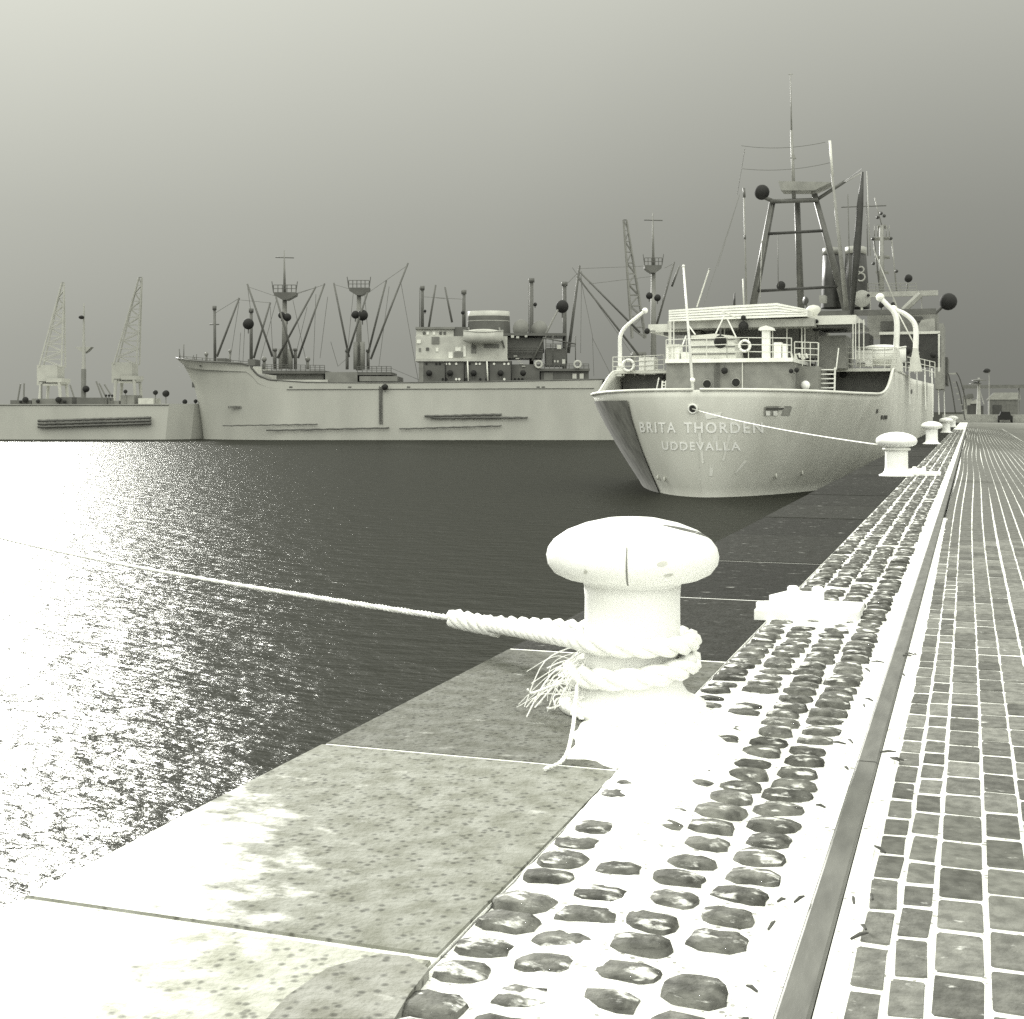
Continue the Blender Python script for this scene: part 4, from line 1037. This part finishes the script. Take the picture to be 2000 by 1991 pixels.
for x, y, r in ((485, 633, 11), (550, 616, 7), (561, 620, 8), (694, 615, 8), (708, 616, 11), (1098, 599, 13), (1045, 595, 4), (830, 608, 3), (904, 611, 4), (752, 756, 6), (1182, 747, 6), (1268, 578, 7), (1284, 582, 7)): flamp(x, y, r, DM - 3.5 if y < 700 else DF - .4)
fun = MB()
a, b, c_, d = P(914, 609, DM), P(995, 609, DM), P(997, 652, DM), P(912, 652, DM)
n = 24; rings = []
for t in (0, .3, .49, .51, .55, .57, .76, .78, 1):
    l_, r_ = d.lerp(a, t), c_.lerp(b, t); cc = (l_ + r_) / 2; aa = (r_ - l_).length / 2
    fun.v += [cc + RGT * (aa * math.cos(2 * math.pi * k / n)) + FWD * (2.2 * math.sin(2 * math.pi * k / n)) for k in range(n)]
bands = [0, 0, 0, 1, 1, 0, 0, 1]
ff = MB(); ff.v = fun.v; ff.f = [(i * n + k, i * n + (k + 1) % n, (i + 1) * n + (k + 1) % n, (i + 1) * n + k) for i in range(8) for k in range(n)] + [tuple(8 * n + k for k in range(n))]
fo = ff.build('funnel', M['far_dark'], fr, True); fo.data.materials.append(M['far_light'])
for i in range(8):
    if i in (4, 7) or i == 3:
        for k in range(n): fo.data.polygons[i * n + k].material_index = 1 if i != 3 else 0
fo.data.polygons[-1].material_index = 1
boat(P(944, 672, DF + .2), 0, 5.4, 1.7, 2.2, RGT, FWD, 'long pale lifeboat hanging below the freighter\'s funnel', M['far_light'])
for x in (915, 975): fspar('davit', (x, 640), (x + 10, 680), 1.5, DF + 1.3, 'far_mid')
for x, y in ((1019, 634), (1055, 636)):
    p = fspar('cowl_vent', (x + 1, 645), (x + 3, 690), 5, DF + 5, 'far_mid'); MB().lathe([(.3, -.6), (1.0, -.2), (1.25, .3), (1.2, .4)], P(x, y + 8, DF + 5), 16, axis=(RGT * -.5 - FWD + UP * .1)).build('cowl', M['far_mid'], p, True)
fbox('after_roof', 983, 651, 1107, 656, DF + 3, 8, 'far_dark'); fbox('after_house', 991, 660, 1060, 700, DF + 4, 7, 'far_dark'); fbox('after_house', 1066, 680, 1108, 714, DF + 3, 8, 'far_dark'); fbox('poop_house', 1056, 724, 1150, 748, DF + 2.5, 9, 'far_dark'); fbox('poop_roof', 1052, 720, 1152, 725, DF + 2, 10, 'far_dark'); fbox('poop_panel', 1062, 728, 1080, 745, DF + 2.4, .1, 'far_mid')
for x0, y0, x1, y1 in ((998, 655, 1004, 660), (1008, 657, 1014, 661), (1025, 655, 1030, 659), (1088, 674, 1096, 682), (1098, 702, 1104, 712), (1082, 704, 1085, 708), (1088, 704, 1091, 708), (1118, 730, 1126, 740), (1132, 730, 1140, 740)): fbox('house_window', x0, y0, x1, y1, DF + 2.3, .1, 'far_light')
frail(991, 692, 1060, 692, 14, DF + 3.5); frail(1054, 720, 1150, 720, 9, DF + 2.2); frail(1066, 680, 1124, 680, 8, DF + 2.8)
for x in (1066, 1080, 1107, 1124): fspar('stanchion', (x, 656), (x, 712), 1, DF + 2.5)
fspar('after_roof_edge', (1060, 660), (1124, 672), 1.2, DF + 2.4)
for i in range(5):
    a = (1003 + i * 4, 695 + i * 5); fbox('stair_tread', a[0], a[1], a[0] + 7, a[1] + 1.5, DF + 1.8, .8, 'far_light')
for x in (1052, 1128): MB().ring(P(x, 712, DF + 1.8), .45, .15, FWD, 14, 6).build('coiled_rope', M['far_light'], fr)
# rope ladder and pilot marks on the side
m = MB()
for x in (741, 745.5): m.tube([P(x, 754, DF - .12), P(x + 1.5, 830, DF - .12)], .04, 4)
for i in range(24): m.tube([P(740, 757 + i * 3, DF - .14), P(747, 757 + i * 3, DF - .14)], .07, 4)
m.build('rope_ladder', M['far_dark'], fr)
for x in (565, 680, 795, 1048, 1058): fbox('scupper', x, 755, x + 6, 757.5, DF - .06, .1, 'far_dark')
for x, y in ((389, 713), (486, 723), (524, 750)): fbox('hawse', x, y, x + 2, y + 3, DF + 2.2, 2, 'far_dark')
fbox('anchor', 375, 747, 384, 757, DF + 5.6, .7, 'far_dark')
for i in range(9): fbox('draught_mark', 445 + i * 3, 793, 446.5 + i * 3, 798, DF + .9, .3, 'far_mid')

# long dark bars along the freighter's side
def long_bar(pts, r, D, label):
    p = [P(x, y, D) for x, y in pts]
    m = MB()
    a, b = p[0], p[-1]; n_ = 30
    m.tube([a.lerp(b, i / n_) + UP * (.03 * math.sin(i * 1.7)) for i in range(n_ + 1)], [r * D / F * random.uniform(.85, 1.1) for _ in range(n_ + 1)], 7)
    tag(m.build('fender_timber', M['far_dark'], None, True), label, 'timber')
long_bar([(829, 813.5), (980, 810)], 2.3, DF - .35, 'long dark timber slung along the freighter\'s pale side below the lifeboat')  # plain dark bar
long_bar([(842, 817), (1031, 816)], 2, DF - .35, 'lower grey timber slung under the dark one on the freighter\'s side')  # plain dark bar
long_bar([(435, 832), (620, 829)], 1.2, DF - .3, 'thin dark timber along the freighter\'s forward waterline')  # plain dark bar
long_bar([(780, 838), (980, 832)], 1.4, DF - .35, 'thin timber near the water under the freighter\'s bridge')  # plain dark bar
long_bar([(520, 841), (760, 836)], 1.6, DF - .35, 'thin dark timber near the water under the freighter\'s forward hold')  # plain dark bar

# ================================================================ FAR LEFT: moored lighter, cranes, mast
DL = 183
hl = thing('moored_lighter', P(200, 860, DL + 5), 'long pale lighter moored ahead of the freighter\'s bow', 'barge')
m = MB(); pl = [(-160, 0), (330, 0), (372, 2.4), (392, 5), (372, 8), (330, 10), (-160, 10)]
lo = [P(x - (8 if 300 < x else 0), 866, DL) + FWD * d for x, d in pl]; hi = [P(x, 792 if x < 300 else 789, DL) + FWD * d for x, d in pl]
n = len(pl); m.add(lo + hi, [(i, (i + 1) % n, n + (i + 1) % n, n + i) for i in range(n)] + [tuple(range(n, 2 * n))]); m.build('hull', M['far_hull'], hl)
m = MB(); m.tube([P(x, 791, DL) + FWD * -.05 for x in range(-150, 331, 30)], .1, 5); m.build('rubbing_strake', M['far_mid'], hl)
rg = random.Random(5)
for x0, x1, y0, mt in ((20, 60, 782, 'far_dark'), (62, 112, 779, 'far_mid'), (118, 140, 776, 'far_dark'), (150, 205, 777, 'far_dark'), (212, 232, 783, 'far_mid'), (236, 262, 772, 'far_mid'), (270, 300, 778, 'far_light')):
    fb = MB(); cbox(fb, x0, y0, x1, 792, DL + 3, 4); fb.build('deckhouse', M[mt], hl)
for x, y, r in ((49.6, 784, 6), (114, 784, 6), (245, 768, 4), (303.6, 770, 5), (324, 772, 7), (207, 776, 2.5), (213, 776, 2.5), (219, 776, 2.5), (361, 788, 5), (382, 787, 4), (40, 788, 3), (74, 787, 4), (126, 788, 3.5)):
    g = MB().ball(P(x, y - 3, DL + 2.6), r * DL / F, 10).build('deck_lamp', M['lamp'], hl, True); MB().tube([P(x, y - 3, DL + 2.8), P(x, 792, DL + 2.8)], .07, 5).build('lamp_post', M['far_mid'], g)
for a, b in (((33, 790), (40, 750)), ((46, 790), (47, 749)), ((81, 785), (81, 750)), ((137, 752), (146, 780)), ((188, 745), (200, 778)), ((194, 749), (208, 778)), ((204, 751), (220, 776))):
    fs2 = MB().tube([P(*a, DL + 5), P(*b, DL + 5)], .12, 5).build('derrick_boom', M['far_mid'], hl)
for i in range(3):  # streaks of moving lights, built as dark bars
    a = (74, 822.5 + i * 6); b = (295, 816 + i * 5.6)
    m = MB(); p, q = P(*a, DL - .5), P(*b, DL - .5); nn_ = 40
    m.tube([p.lerp(q, k / nn_) + UP * .02 * math.sin(k * 2) for k in range(nn_ + 1)], [.17 + .02 * math.sin(k * 2.3) for k in range(nn_ + 1)], 8)
    tag(m.build('fender_timber', M['far_dark'], None, True), ['topmost of three long dark timbers slung along the lighter\'s pale side', 'middle of three long dark timbers slung along the lighter\'s pale side', 'lowest of three long dark timbers slung along the lighter\'s pale side'][i], 'timber')  # streaks of moving lights built as dark bars, not timbers
def lattice(m, a0, a1, b0, b1, n, r):
    for p, q in ((a0, a1), (b0, b1)): m.tube([p, q], r * 1.3, 5)
    for i in range(n):
        t, t2 = i / n, (i + 1) / n
        m.tube([a0.lerp(a1, t), b0.lerp(b1, t2)] if i % 2 else [b0.lerp(b1, t), a0.lerp(a1, t2)], r * .8, 4); m.tube([a0.lerp(a1, t2), b0.lerp(b1, t2)], r * .7, 4)
def crane(name, base_px, top_px, foot, label, mt, D=250, cab=True):
    (xa, xb, yb), (xt, wt, yt) = base_px, top_px
    t = thing(name, P((xa + xb) / 2, foot, D), label, 'crane')
    jib = MB()
    for o_ in (0, 2.2):
        lattice(jib, P(xa, yb, D) + FWD * o_, P(xt - wt, yt, D) + FWD * 1.1, P(xb, yb, D) + FWD * o_, P(xt + wt, yt, D) + FWD * 1.1, 11, .13)
    jib.build('jib', M[mt], t)
    if cab:
        m = MB(); cbox(m, xa - 4, yb - 4, xb - 8, yb + 36, D, 4); m.build('cab', M[mt], t)
        m = MB(); cbox(m, xa + 14, yb + 22, xb, yb + 30, D - .3, 5); m.build('machinery_deck', M[mt], t)
    for x in (xa, xb):
        for o_ in (0, 4): MB().tube([P(x * .8 + (xa + xb) / 2 * .2, yb + 30, D) + FWD * o_, P(x, foot, D) + FWD * o_], .3, 6).build('portal_leg', M[mt], t)
    m = MB(); cbox(m, xa, yb + 28, xb, yb + 33, D, 4.5); m.build('portal_beam', M[mt], t)
crane('harbour_crane', (76, 120, 717), (119, 2, 551), 800, 'pale lattice jib crane standing beyond the lighter\'s after end', 'crane_a')
crane('harbour_crane', (222, 266, 712), (271, 3, 541), 800, 'faint pale lattice crane beyond the lighter near the freighter\'s bow', 'crane_b')
crane('harbour_crane', (1236, 1262, 660), (1222, 3, 428), 800, 'grey lattice crane rising behind the freighter\'s after mast', 'far_mid', D=215, cab=False)
sm = thing('signal_mast', P(163, 800, 215), 'slim pale mast with a small crosstree standing behind the lighter', 'mast')
MB().tube([P(163, 800, 215), P(163.5, 721, 215)], .4, 8).build('lower_mast', M['far_mid'], sm); MB().tube([P(163.5, 722, 215), P(164, 593, 215)], [.32, .1], 8).build('topmast', M['crane_a'], sm)
m = MB(); m.slab(DP([(146, 678), (178, 678), (170, 686), (164, 690), (156, 686)], 215), FWD * 1.5); m.build('crosstree', M['crane_a'], sm)
MB().ball(P(159, 620, 214.5), .45, 10, .7).build('mast_lamp', M['lamp'], sm); MB().ball(P(168, 760, 214.5), .55, 10).build('mast_lamp', M['lamp'], sm)
m = MB(); o_ = P(-900, 803, 252); m.hexa([P(-900, 812, 236), P(1800, 812, 236), P(1800, 812, 236) + FWD * 500, P(-900, 812, 236) + FWD * 500], [P(-900, 797, 236), P(1800, 797, 236), P(1800, 797, 236) + FWD * 500, P(-900, 797, 236) + FWD * 500])
m.box((-2, 176, -6), (3, 177, -3)) if False else None
tag(m.build('far_quay', M['far_ground']), kind='structure')

# ================================================================ END OF THE QUAY
m = MB(); m.box((-3.5, 176.5, -4), (60, 178.5, 1.0)); w_ = m.build('quay_end_wall', M['grey']); tag(w_, 'low pale wall closing the far end of the quay', 'wall')
m = MB(); m.box((-3.5, 178.5, -4), (90, 420, .02)); tag(m.build('far_ground', M['far_ground']), kind='structure')
def shed(x0, y0, x1, y1, Y, dY, label, mt, roof):
    a, b = PY(x0, y0, Y), PY(x1, y1, Y)
    t = thing('shed', ((a.x + b.x) / 2, Y, .02), label, 'shed')
    MB().box((a.x, Y, .02), (b.x, Y + dY, a.z)).build('wall', M[mt], t)
    h = (b.x - a.x) * .12 + .6
    MB().slab([(a.x - .3, Y - .2, a.z + .003), (b.x + .3, Y - .2, a.z + .003), (b.x + .1, Y - .2, a.z + h), (a.x + .8, Y - .2, a.z + h)], (0, dY + .4, 0)).build('roof', M[roof], t)
    MB().box((a.x + .6, Y - .05, .03), (a.x + 2.0, Y - .003, min(2.4, a.z - .3))).build('door', M['black'], t)
shed(1931, 781, 1990, 806, 232, 14, 'dark grey shed with a low roof at the far end of the quay', 'dark', 'grey')
shed(1895, 789, 1907, 806, 226, 8, 'small black hut left of the tall post at the quay\'s end', 'black', 'grey')
shed(1882, 778, 1899, 806, 250, 8, 'grey shed partly hidden by the gangway foot', 'grey', 'dark')
lp = thing('lamp_post', PY(1911, 812, 182) * 1, 'tall grey post carrying two flat shades beyond the quay\'s end wall', 'lamp post')
MB().tube([PY(1911, 815, 182), PY(1912, 738, 182)], [.3, .12], 8).build('post', M['mid'], lp)
for x, y, w in ((1912, 743, 14), (1905, 749.5, 12)):
    MB().lathe([(.05, .18), (w * .55 * .07, .1), (w * .07, -.05), (w * .065, -.09)], PY(x, y, 181.6), 16).build('shade', M['dark'], lp, True)
MB().tube([PY(1912, 758, 182), PY(1922, 790, 182)], .05, 5).build('stay', M['mid'], lp)
pb = thing('pipe_bridge', PY(1880, 812, 200), 'long thin grey pipe bridge spanning the quay\'s end on slim legs', 'pipe bridge')
m = MB(); a, b = PY(1880, 752.5, 200), PY(2080, 752.5, 200); m.box((a.x, 200, a.z - .5), (b.x, 201, a.z)); m.build('pipe', M['dark'], pb)
for x in (1882, 1990, 2070): q_ = PY(x, 757, 200.5); MB().tube([Vector((q_.x, 200.5, .02)), q_], .1, 6).build('leg', M['dark'], pb)
hp = thing('hanging_lamp', PY(1931, 812, 190), 'dark lamp on a slim pole beyond the quay\'s end wall', 'lamp')
MB().tube([PY(1932, 812, 190), PY(1932, 724, 190)], [.08, .05], 6).build('pole', M['grey'], hp); MB().ball(PY(1927, 724.5, 189.6), .5, 12, .65).build('lamp_head', M['lamp'], hp, True)
cr_ = thing('parked_car', PY(1957, 822, 172), 'small black car parked at the far end of the quay', 'car')
a = PY(1949, 818, 172)
m = MB(); m.slab([(a.x, 172, .35), (a.x + 1.7, 172, .35), (a.x + 1.7, 172, .85), (a.x + 1.5, 172, .9), (a.x + 1.35, 172, 1.35), (a.x + .35, 172, 1.35), (a.x + .2, 172, .9), (a.x, 172, .85)], (0, 3.6, 0)); m.build('body', M['lamp'], cr_)
for sx in (.1, 1.6):
    for sy in (.6, 3.0): MB().lathe([(.32, -.1), (.32, .1)], (a.x + sx, 172 + sy, .32), 12, axis=Vector((1, 0, 0))).build('wheel', M['black'], cr_)
